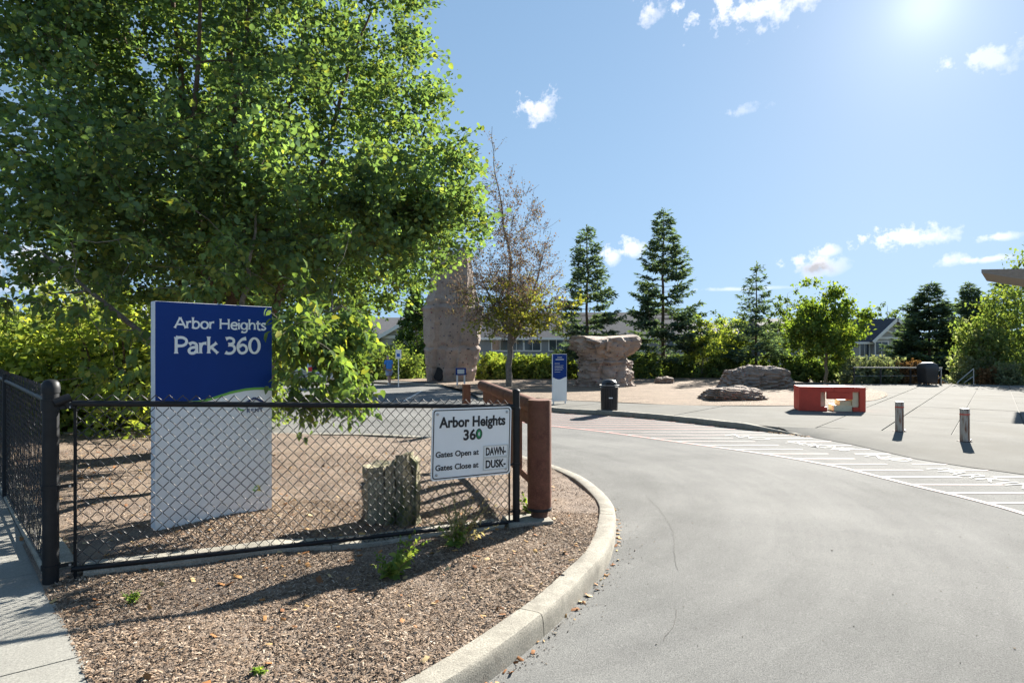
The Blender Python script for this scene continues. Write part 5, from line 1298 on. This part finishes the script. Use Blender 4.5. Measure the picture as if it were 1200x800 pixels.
# ================================================================== ROCKS
def strata_rock(name, label, loc, rx, ry, h, seed, layers=7, rz=0.0, mname='rock'):
    """a weathered outcrop: lumpy mound cut by tilted, uneven ledges"""
    bm = bmesh.new(); bmesh.ops.create_icosphere(bm, subdivisions=5, radius=1)
    for v in bm.verts:
        d = v.co.normalized(); p = Vector((d.x, d.y, d.z))
        q_ = max(abs(d.x), abs(d.y), abs(d.z)) ** -.35                      # slightly blocky
        k = q_ * (1 + .22 * fract(p, 1.1, seed, 3))
        w_ = Vector((p.x * rx * k, p.y * ry * k, p.z * h * k))
        u = w_.z + .16 * w_.x + .07 * w_.y + .10 * h * fract(w_, .9 / rx, seed + 3, 3)
        t = u / h * layers; fr = t - math.floor(t); lay = math.floor(t)
        step_ = (fr ** .6) - .5 + .5 * math.sin(lay * 12.9 + seed)
        hr = math.hypot(p.x, p.y)
        w_.x *= 1 + (.17 * step_ + .05 * fract(w_, 5 / rx, seed + 9, 3)) * hr; w_.y *= 1 + (.17 * step_ + .05 * fract(w_, 5 / rx, seed + 5, 3)) * hr
        w_.z += .04 * h * fract(w_, 4 / rx, seed + 1, 3) - (.05 * h if fr < .15 else 0)
        if w_.z < -.12: w_.z = -.12
        v.co = w_
    me = bpy.data.meshes.new(name); bm.to_mesh(me); bm.free(); me.materials.append(MT[mname])
    return tag(link(name, me, None, loc, rz), label, 'rock')
q = P(866, 469, .12); strata_rock('layered_rock', 'low layered brown rock in front of the larger one', (q.x, q.y + .6, q.z + .12), 1.15, .8, .50, 3, 5, .2)
q = P(896, 455, .12); strata_rock('layered_rock', 'large layered grey rock mound left of the red table', (q.x, q.y + 1.0, q.z + .12), 1.85, 1.3, 1.16, 9, 8, .1)
q = P(779, 449, .12); strata_rock('layered_rock', 'small grey rock at the foot of the tallest fir', (q.x, q.y, q.z + .12), .62, .5, .42, 11, 4)
q = P(733, 452, .12); strata_rock('layered_rock', 'flat little rock right of the squat climbing boulder', (q.x, q.y, q.z + .12), .5, .4, .25, 12, 3)

# climbing walls
def climb_rock(name, label, loc, prof, h, seed, n=96, m=70, rz=0.0, cracks=(), holds=120, ry=.8, hold_r=.06, relief=(.5, .03)):
    r = np.random.default_rng(seed); a = np.linspace(0, 2 * np.pi, n, endpoint=False); e = empty(name, loc, rz, label, 'climbing wall')
    ph = r.uniform(0, 6, 8); A, Z = np.meshgrid(a, np.linspace(0, 1, m + 1))
    rad = prof(A, Z)
    facet = .085 * np.sign(np.sin(3 * A + ph[0] + 1.2 * np.sin(3 * Z + ph[1]))) + .03 * np.sign(np.sin(5 * A + ph[2] - 4 * Z))
    lump = .035 * np.sin(6 * A + 7 * Z + ph[3]) * np.sin(9 * Z + ph[4]) + .018 * np.sin(13 * A + ph[5]) * np.sin(17 * Z + ph[6])
    k = np.ones_like(A)
    for z0, dep, wd_, tilt in cracks:
        d_ = (Z - z0 - tilt * np.sin(A + ph[7]) - .006 * np.sin(7 * A + ph[2])) / wd_; k *= 1 - dep * np.exp(-d_ ** 2) + dep * .6 * np.exp(-(d_ + 2.2) ** 2 / 2)
    rad = rad * (1 + facet + lump) * k * (1 + r.normal(0, .004, A.shape))
    X, Y_ = rad * np.cos(A), rad * np.sin(A) * ry
    top = 1 + .04 * np.sin(2 * A + ph[1]) + .02 * np.sin(5 * A + ph[3])
    ZZ = Z * h * np.where(Z > .85, 1 + (top - 1) * (Z - .85) / .15, 1) - .1
    V = np.column_stack([X.ravel(), Y_.ravel(), ZZ.ravel()])
    fr_ = np.array([fract(v, relief[0], seed, 5) for v in V]) + .6 * np.array([1 - 2 * abs(fract(v, relief[0] * 1.7, seed + 4, 3)) for v in V])
    V[:, 0] *= 1 + relief[1] * fr_; V[:, 1] *= 1 + relief[1] * fr_
    i = np.arange(m)[:, None] * n; kk = np.arange(n)[None]
    Fq = np.stack([i + kk, i + (kk + 1) % n, i + n + (kk + 1) % n, i + n + kk], -1).reshape(-1, 4)
    c = len(V); V = np.vstack([V, [X[-1].mean(), Y_[-1].mean(), ZZ[-1].mean() + .05]])
    T = np.array([(m * n + k_, m * n + (k_ + 1) % n, c) for k_ in range(n)])
    me = np_mesh('rock_face', V, [Fq, T], MT['climb'], True)
    try: me.set_sharp_from_angle(angle=R(38))
    except Exception: pass
    link('rock_face', me, e)
    mb = MB()
    for _ in range(holds):
        ii, kk_ = int(r.integers(3, m - 3)), int(r.integers(0, n)); p = V[ii * n + kk_]; s = hold_r * r.uniform(.5, 1.2)
        o_ = [p + s * np.array(q_) for q_ in ((1, 0, 0), (-1, 0, 0), (0, 1, 0), (0, -1, 0), (0, 0, .8), (0, 0, -.8))]
        mb.add(o_, [(0, 2, 4), (2, 1, 4), (1, 3, 4), (3, 0, 4), (2, 0, 5), (1, 2, 5), (3, 1, 5), (0, 3, 5)])
    hb = mb.build('climbing_holds', 'hold', e); hb['kind'] = 'stuff'
    return e
q = P(534, 447, .12); Y = q.y + 1.0
def tower(A, Z): return np.interp(Z, [0, .07, .30, .60, .62, .66, .70, .85, .95, 1], [1.52, 1.58, 1.70, 1.80, 1.74, 1.56, 1.46, 1.34, 1.22, 1.02]) * (1 + .05 * np.cos(2 * A))
te = climb_rock('climbing_tower', 'tall pinkish climbing rock tower with small holds behind the bronze tree', ((531 - 600) / F * Y, Y, g(-3.9, Y) + .12), tower, 8.8, 4, cracks=((.28, .07, .012, .004), (.60, .12, .014, .006), (.12, .04, .01, 0)), holds=420, rz=.5, hold_r=.065, relief=(.5, .028))
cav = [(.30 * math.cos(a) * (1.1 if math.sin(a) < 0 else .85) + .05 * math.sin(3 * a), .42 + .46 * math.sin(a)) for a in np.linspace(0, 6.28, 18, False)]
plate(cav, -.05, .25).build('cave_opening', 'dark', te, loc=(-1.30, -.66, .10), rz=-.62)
q = P(709, 453.5, .12); Y = q.y + 1.1
def squat(A, Z): return np.interp(Z, [0, .12, .45, .55, .60, .66, .80, .93, 1], [1.42, 1.30, 1.22, 1.30, 1.16, 1.32, 1.66, 1.78, 1.66]) * (1 + .06 * np.cos(2 * A + .4) + .13 * np.clip(Z - .6, 0, 1) * np.cos(A - 2.9))
climb_rock('climbing_boulder', 'squat pinkish climbing boulder with an overhanging top', ((708 - 600) / F * Y, Y, g(5.4, Y) + .12), squat, 2.85, 6, cracks=((.55, .09, .02, .006),), holds=150, rz=.2, hold_r=.05, relief=(1.1, .21))

# ================================================================== RAILS, GRILL, SHELTER on the right
Y = 36.0
def bx_(px, Y=Y): return (px - 600) / F * Y
gz_ = g(bx_(1050), Y) + .12
e = empty('guard_rail', (bx_(1055), Y, gz_), 0, 'long thin horizontal guard rail in front of the grey-green shrubs', 'railing')
x0, x1 = bx_(1000) - bx_(1055), bx_(1104) - bx_(1055)
MT['palewood'] = mat('pale_weathered_rail', (.52, .46, .38), .8, .12, 6)
MB().bar((x0, 0, 1.02), (x1, 0, .98), .10, .07).build('top_rail', 'palewood', e)
for px in (1002, 1033, 1068, 1103): MB().box(bx_(px) - bx_(1055) - .04, bx_(px) - bx_(1055) + .04, .052, .13, -.1, 1.0).build('post', 'plastic', e)
MB().tube([(x0, .09, .5), (x1, .09, .5)], .010, 6).build('cable', 'galv', e)
e = empty('covered_grill', (bx_(1087, 35), 35, g(bx_(1087, 35), 35) + .12), .2, 'black covered barbecue grill standing at the end of the guard rail', 'grill')
MB().add([(x * w2, y * d2, z) for z, w2, d2 in ((.12, .40, .30), (.85, .44, .33), (1.05, .46, .34), (1.22, .40, .29), (1.32, .24, .18)) for x, y in ((-1, -1), (1, -1), (1, 1), (-1, 1))],
         [(4 * i + k, 4 * i + (k + 1) % 4, 4 * (i + 1) + (k + 1) % 4, 4 * (i + 1) + k) for i in range(4) for k in range(4)] + [(3, 2, 1, 0), (16, 17, 18, 19)]).build('cover', 'plastic', e, True, bevel=.05, autosm=60)
for x in (-.34, .34):
    for y in (-.24, .24): MB().tube([(x, y, -.02), (x, y, .2)], .03, 8).build('leg', 'plastic', e)
def stair_rail(px, Y, lab, flip):
    x = bx_(px, Y); e = empty('stair_handrail', (x, Y, g(x, Y) + .12), 0, lab, 'handrail', 'metal handrails at the top of the steps')
    MB().tube([(0, 0, 0), (0, 0, .95), (.62 * flip, .3, 0)][:2], .024, 8).build('post', 'galv', e)
    MB().tube([(0, 0, .95), (-.75 * flip, .3, .1)], .024, 8).build('top_rail', 'galv', e, True)
    MB().tube([(0, 0, .5), (-.42 * flip, .2, .1)], .018, 8).build('middle_rail', 'galv', e, True)
    MB().tube([(-.72 * flip, .29, -.1), (-.72 * flip, .29, .14)], .02, 8).build('post', 'galv', e)
stair_rail(1103, 35.5, 'sloping metal handrail beside the covered grill', 1)
stair_rail(1141, 35.5, 'sloping metal handrail beside the rust-coloured shrub', 1)
# shelter roof
Y = 24.0; k = Y / F
e = empty('park_shelter', (bx_(1150, Y), Y, 0), 0, 'flat timber shelter roof jutting in at the right edge', 'shelter')
zt_, zb_ = EYE + (408 - 318) * k, EYE + (408 - 327) * k
MB().add([(0, 0, zt_ - .05), (0, 0, zt_ + .08), (5.5, -.3, zt_ + .12), (5.5, -.3, zb_ - .08), (1.6, 0, zb_ - .0)] + [(2.6, 3, zt_ - .05), (2.6, 3, zt_ + .08), (6.9, 3, zt_ + .12), (6.9, 3, zb_ - .08), (4.2, 3, zb_)],
         [(0, 1, 2, 3, 4), (9, 8, 7, 6, 5)] + [(i, 5 + i, 5 + (i + 1) % 5, (i + 1) % 5) for i in range(5)]).build('roof', 'timber', e)
gz2 = g(bx_(1150, Y) + 2.0, Y) + .12
for y in (.5, 2.5): MB().box(4.65, 4.95, y - .15, y + .15, gz2 - .1, zb_ + .02).build('post', 'timber', e)

# ================================================================== HOUSES
def house(name, label, x0, x1, Y, depth, zb, ze, zr2, wallm, roofm, wins, gable=None, overhang=.5):
    e = empty(name, (0, 0, 0), 0, label, 'building')
    MB().box(x0, x1, Y, Y + depth, zb, ze).build('wall', wallm, e)
    o_ = overhang; m = Y + depth / 2
    MB().add([(x0 - o_, Y - o_, ze), (x1 + o_, Y - o_, ze), (x1 + o_, Y + depth + o_, ze), (x0 - o_, Y + depth + o_, ze), (x0 - o_, m, zr2), (x1 + o_, m, zr2),
              (x0 - o_, Y - o_, ze - .18), (x1 + o_, Y - o_, ze - .18), (x1 + o_, Y + depth + o_, ze - .18), (x0 - o_, Y + depth + o_, ze - .18)],
             [(0, 1, 5, 4), (2, 3, 4, 5), (0, 4, 3), (1, 2, 5), (6, 9, 8, 7), (0, 6, 7, 1), (1, 7, 8, 2), (2, 8, 9, 3), (3, 9, 6, 0)]).build('roof', roofm, e)
    MB().box(x0 - o_, x1 + o_, Y - o_ - .06, Y - o_ - .004, ze - .22, ze + .06).build('gutter', 'trim', e)
    def win(xc, zc, wd_, hd_, yf):
        f = ring([(xc - wd_ / 2 - .12, zc - hd_ / 2 - .12), (xc + wd_ / 2 + .12, zc - hd_ / 2 - .12), (xc + wd_ / 2 + .12, zc + hd_ / 2 + .12), (xc - wd_ / 2 - .12, zc + hd_ / 2 + .12)],
                 [(xc - wd_ / 2, zc - hd_ / 2), (xc + wd_ / 2, zc - hd_ / 2), (xc + wd_ / 2, zc + hd_ / 2), (xc - wd_ / 2, zc + hd_ / 2)], yf - .07, yf - .003).build('window', 'trim', e)
        MB().box(xc - wd_ / 2, xc - .03, yf - .02, yf - .004, zc - hd_ / 2, zc + hd_ / 2).build('pane', 'glass', f)
        MB().box(xc + .03, xc + wd_ / 2, yf - .02, yf - .004, zc - hd_ / 2, zc + hd_ / 2).build('pane', 'glass', f)
        MB().box(xc - .03, xc + .03, yf - .05, yf - .004, zc - hd_ / 2, zc + hd_ / 2).build('mullion', 'trim', f)
    for px, py, wd_, hd_ in wins:
        c = at(px, py, Y); win(c.x, c.z, wd_, hd_, Y)
    if gable:
        gx0, gx1, gz0, gz1, out_, gw = gable; gm = (gx0 + gx1) / 2; yf = Y - out_
        MB().add([(gx0, yf, zb), (gx1, yf, zb), (gx1, yf, gz0), (gm, yf, gz1 - .1), (gx0, yf, gz0)] + [(gx0, m, zb), (gx1, m, zb), (gx1, m, gz0), (gm, m, gz1 - .1), (gx0, m, gz0)],
                 [(0, 1, 2, 3, 4), (9, 8, 7, 6, 5)] + [(i, 5 + i, 5 + (i + 1) % 5, (i + 1) % 5) for i in range(5)]).build('gable_wall', wallm, e)
        sl_ = (gz1 - gz0) / (gm - gx0)
        for s_ in (-1, 1):
            xe = gm + s_ * (gm - gx0 + .6); zz = gz1 - sl_ * (gm - gx0 + .6)
            MB().add([(gm, yf - .5, gz1), (xe, yf - .5, zz), (xe, m, zz), (gm, m, gz1)] + [(gm, yf - .5, gz1 + .16), (xe, yf - .5, zz + .16), (xe, m, zz + .16), (gm, m, gz1 + .16)],
                     [(0, 1, 2, 3), (7, 6, 5, 4), (0, 4, 5, 1), (1, 5, 6, 2), (2, 6, 7, 3), (3, 7, 4, 0)]).build('gable_roof', roofm, e)
            MB().bar((gm, yf - .54, gz1 + .02), (xe, yf - .54, zz + .02), .06, .36).build('bargeboard', 'trim', e)
        if gw:
            MB().box(gx0 + .2, gx1 - .2, yf - .12, yf - .004, gz0 - .14, gz0 + .14).build('trim_beam', 'trim', e)
            MB().box(gm - .12, gm + .12, yf - .12, yf - .004, gz0 + .145, gz1 - .4).build('king_post', 'trim', e)
            for s_ in (-1, 1): MB().bar((gm, yf - .06, gz0 + .5), (gm + s_ * (gm - gx0) * .5, yf - .06, gz0 + (gz1 - gz0) * .42), .1, .18).build('brace', 'trim', e)
            for px, py, wd_, hd_ in gw:
                c = at(px, py, yf); win(c.x, c.z, wd_, hd_, yf)
    return e
Y = 72
X = lambda px, Y: (px - 600) / F * Y
Zp = lambda py, Y: EYE - (py - 408) / F * Y
house('apartment_building', 'long grey apartment building with white windows behind the climbing rocks', X(560, Y), X(812, Y), Y, 14, -4.5, Zp(396, Y), Zp(366, Y + 7), 'siding', 'roof',
      [(586, 404, 1.9, 1.3), (605, 404, 1.6, 1.3), (624, 404, 1.9, 1.3), (652, 404, 1.7, 1.3), (680, 404, 1.7, 1.3), (720, 404, 1.7, 1.3), (624, 424, 2.6, 1.5), (586, 424, 1.9, 1.5), (652, 424, 1.9, 1.5), (750, 424, 2.6, 1.4), (720, 424, 1.9, 1.4), (790, 424, 1.7, 1.4), (790, 404, 1.7, 1.3), (750, 404, 1.7, 1.3)])
Y = 84
house('apartment_building', 'grey building with pale roof edge between the two young trees', X(818, Y), X(900, Y), Y, 12, -5, Zp(393, Y), Zp(378, Y + 6), 'siding', 'roof', [(838, 403, 1.9, 1.5), (838, 428, 1.9, 1.5), (870, 403, 1.9, 1.5)])
Y = 78
house('apartment_building', 'low-roofed grey building showing behind the bright maple', X(905, Y), X(985, Y), Y, 12, -5, Zp(390, Y), Zp(373, Y + 6), 'sidingtan', 'roof', [(930, 402, 1.9, 1.5), (960, 402, 1.9, 1.5)])
Y = 76
house('gabled_house', 'grey house with dark roof and white trussed gable', X(1000, Y), X(1062, Y), Y, 10, -5, Zp(401, Y), Zp(373.5, Y + 5), 'sidingtan', 'roofdark', [(1013, 410, 1.1, 1.5), (1008, 424, 1.5, 1.0)],
      gable=(X(1026, Y - .8), X(1072, Y - .8), Zp(396, Y), Zp(374.5, Y), .8, [(1033, 408, 1.5, 1.6), (1056, 408, 1.3, 1.6)]))
Y = 62
house('gabled_house', 'grey house with pale gable left of the pointed evergreen', X(425, Y), X(500, Y), Y, 10, -4.5, Zp(392, Y), Zp(372, Y + 5), 'sidingtan', 'roof', [],
      gable=(X(446, Y - 1), X(512, Y - 1), Zp(395, Y), Zp(376.5, Y), 1.0, [(479, 412, 1.4, 1.3)]))

# ================================================================== PERSON walking away, head bowed
def skin_obj(name, pts, edges, radii, m, parent, sub=2):
    me = bpy.data.meshes.new(name); me.from_pydata(pts, edges, []); o = bpy.data.objects.new(name, me); col.objects.link(o)
    md = o.modifiers.new('s', 'SKIN'); sv = me.skin_vertices[0].data
    for i, r_ in enumerate(radii):
        sv[i].radius = (r_, r_) if not isinstance(r_, tuple) else r_; sv[i].use_root = (i == 0)
    ss = o.modifiers.new('u', 'SUBSURF'); ss.levels = sub; ss.render_levels = sub
    me2 = bpy.data.meshes.new_from_object(o.evaluated_get(bpy.context.evaluated_depsgraph_get())); bpy.data.objects.remove(o)
    me2.materials.clear(); me2.materials.append(MT[m]); me2.polygons.foreach_set('use_smooth', [True] * len(me2.polygons))
    return link(name, me2, parent)
q = P(456, 450.5, .1)
pe = empty('person', (q.x, q.y, q.z + .1), R(35), 'person in a blue shirt and pale shorts walking away with head bowed', 'person')
# local: +Y is the walking direction, x to the right
bp = [(0, 0, .92), (0, .03, 1.10), (0, .06, 1.28), (0, .10, 1.42), (0, .14, 1.50), (0, .20, 1.58), (0, .25, 1.67),
      (.17, .08, 1.39), (.23, .02, 1.12), (.20, .16, .90), (.19, .22, .81), (-.17, .08, 1.39), (-.24, .10, 1.12), (-.20, .28, .95), (-.19, .34, .87),
      (.09, .0, .86), (.11, .16, .50), (.11, .10, .10), (.115, .20, .035), (-.09, .0, .86), (-.11, -.06, .48), (-.11, -.30, .13), (-.115, -.24, .04)]
be = [(0, 1), (1, 2), (2, 3), (3, 4), (4, 5), (5, 6), (3, 7), (7, 8), (8, 9), (9, 10), (3, 11), (11, 12), (12, 13), (13, 14), (0, 15), (15, 16), (16, 17), (17, 18), (0, 19), (19, 20), (20, 21), (21, 22)]
br = [(.15, .11), (.145, .105), (.155, .11), (.10, .08), .055, (.085, .10), (.075, .09), .06, .045, .036, .035, .06, .045, .036, .035, .09, .06, .042, .04, .09, .06, .042, .04]
skin_obj('body', bp, be, br, 'skin', pe)
skin_obj('shirt', [(0, 0, .86), (0, .03, 1.10), (0, .06, 1.28), (0, .10, 1.43), (.17, .08, 1.40), (.225, .03, 1.19), (-.17, .08, 1.40), (-.23, .09, 1.19)], [(0, 1), (1, 2), (2, 3), (3, 4), (4, 5), (3, 6), (6, 7)], [(.205, .155), (.20, .155), (.215, .155), (.14, .11), .095, .09, .095, .09], 'shirt', pe)
skin_obj('shorts', [(0, 0, .90), (.095, .02, .80), (.12, .13, .52), (-.095, -.01, .80), (-.12, -.05, .50)], [(0, 1), (1, 2), (0, 3), (3, 4)], [(.185, .145), .13, .125, .13, .125], 'shorts', pe)
for x, y, z, tilt in ((.115, .17, .035, 0), (-.115, -.24, .05, .5)):
    s_ = skin_obj('shoe', [(x, y - .08, z + .02), (x, y + .05, z + .015), (x, y + .16, z)], [(0, 1), (1, 2)], [.05, .052, .042], 'shoe', pe)
skin_obj('hair', [(0, .185, 1.60), (0, .235, 1.69), (0, .29, 1.715)], [(0, 1), (1, 2)], [.078, .085, .062], 'hair', pe)
def head_bits():
    """ears, nose and eyes on the bowed head"""
    for s in (-1, 1):
        MB().lathe([(.006, -.03), (.018, -.012), (.018, .014), (.006, .03)], 8).build('ear', 'skin', pe, True, loc=(s * .082, .25, 1.64))
        MB().lathe([(.004, -.008), (.011, 0), (.004, .008)], 8).build('eye', 'dark', pe, True, loc=(s * .033, .338, 1.645))
    MB().add([(-.014, .335, 1.60), (.014, .335, 1.60), (0, .368, 1.605), (0, .34, 1.65)], [(0, 1, 2), (0, 2, 3), (1, 3, 2), (0, 3, 1)]).build('nose', 'skin', pe)
    MB().box(-.025, .025, .325, .332, 1.572, 1.58).build('mouth', 'redlamp', pe)
head_bits()

# ================================================================== CAR with raised tailgate
q = P(382, 452); CA = R(38)
ce = empty('parked_car', (q.x - .35, q.y + .6, q.z), CA, 'silver estate car with raised tailgate half hidden by hanging leaves', 'car')
# local: rear bumper at y=0, front towards +y, x right
prof = [(0, .38), (-.02, .62), (.02, .98), (.30, 1.62), (.55, 1.70), (2.2, 1.68), (3.05, 1.12), (4.25, .98), (4.55, .72), (4.58, .36), (4.1, .28), (.45, .28)]
def extr(pf, w0, name, m, inset=None, smooth=True):
    n = len(pf); vs = []
    for s_ in (-1, 1):
        for y, z in pf: vs.append((s_ * (w0 - (max(0, z - .95) * .16)), y, z))
    return MB().add(vs, [tuple(range(n)), tuple(range(2 * n - 1, n - 1, -1))] + [(i, n + i, n + (i + 1) % n, (i + 1) % n) for i in range(n)]).build(name, m, ce, smooth, bevel=.045, autosm=45)
extr(prof, .92, 'body', 'carpaint')
for s_ in (-1, 1):
    for nm, pf in (('rear_side_window', [(.42, 1.08), (.60, 1.55), (1.30, 1.57), (1.30, 1.06)]), ('side_window', [(1.38, 1.06), (1.38, 1.57), (2.15, 1.56), (2.78, 1.10)])):
        n = 4; x = lambda z: s_ * (.925 - max(0, z - .95) * .16)
        MB().add([(x(z), y, z) for y, z in pf] + [(x(z) + s_ * .004, y, z) for y, z in pf], [(0, 1, 2, 3), (7, 6, 5, 4)] + [(i, 4 + i, 4 + (i + 1) % 4, (i + 1) % 4) for i in range(4)]).build(nm, 'glass', ce)
    MB().box(s_ * .80 - .11, s_ * .80 + .11, -.035, .05, .86, 1.12).build('tail_light', 'redlamp', ce, bevel=.02)
    for y in (.85, 3.55):
        wv_ = MB().tube([(s_ * .73, y, .33), (s_ * .95, y, .33)], .33, 28).build('wheel', 'tyre', ce, True)
        MB().tube([(s_ * .945, y, .33), (s_ * .957, y, .33)], .20, 20).build('rim', 'galv', wv_, True)
    MB().box(s_ * .95 - .07, s_ * .95 + .07, 2.55, 2.70, 1.08, 1.22).build('mirror', 'carpaint', ce, bevel=.02)
MB().add([(-.66, -.012, .84), (.66, -.012, .84), (.70, -.03, 1.08), (.62, .26, 1.58), (-.62, .26, 1.58), (-.70, -.03, 1.08)], [(0, 1, 2, 3, 4, 5)]).build('boot_opening', 'dark', ce)
MB().box(-.92, .92, -.10, .10, .40, .68).build('rear_bumper', 'carpaint', ce, bevel=.04)
MB().box(-.24, .24, -.107, -.101, .50, .61).build('number_plate', 'white', ce)
tg = MB().add([(-.70, .42, 1.66), (.70, .42, 1.66), (.66, -.62, 1.98), (-.66, -.62, 1.98), (-.70, .42, 1.72), (.70, .42, 1.72), (.66, -.64, 2.06), (-.66, -.64, 2.06)], [(0, 1, 2, 3), (7, 6, 5, 4), (0, 4, 5, 1), (1, 5, 6, 2), (2, 6, 7, 3), (3, 7, 4, 0)]).build('tailgate', 'carpaint', ce, bevel=.02)
MB().box(-.5, .5, -.45, .1, 0, .006).build('tailgate_glass', 'glass', tg, loc=(0, .1, 1.80))
bpy.data.objects['tailgate_glass'].rotation_euler = (R(-17), 0, 0)
for x, zc, m in ((-.25, .98, 'greendot'), (.1, 1.0, 'redcon'), (.35, .95, 'shirt')):
    MB().lathe([(.02, -.12), (.14, -.08), (.15, .04), (.06, .12)], 10, (x, -.0, zc)).build('luggage', m, ce, True)
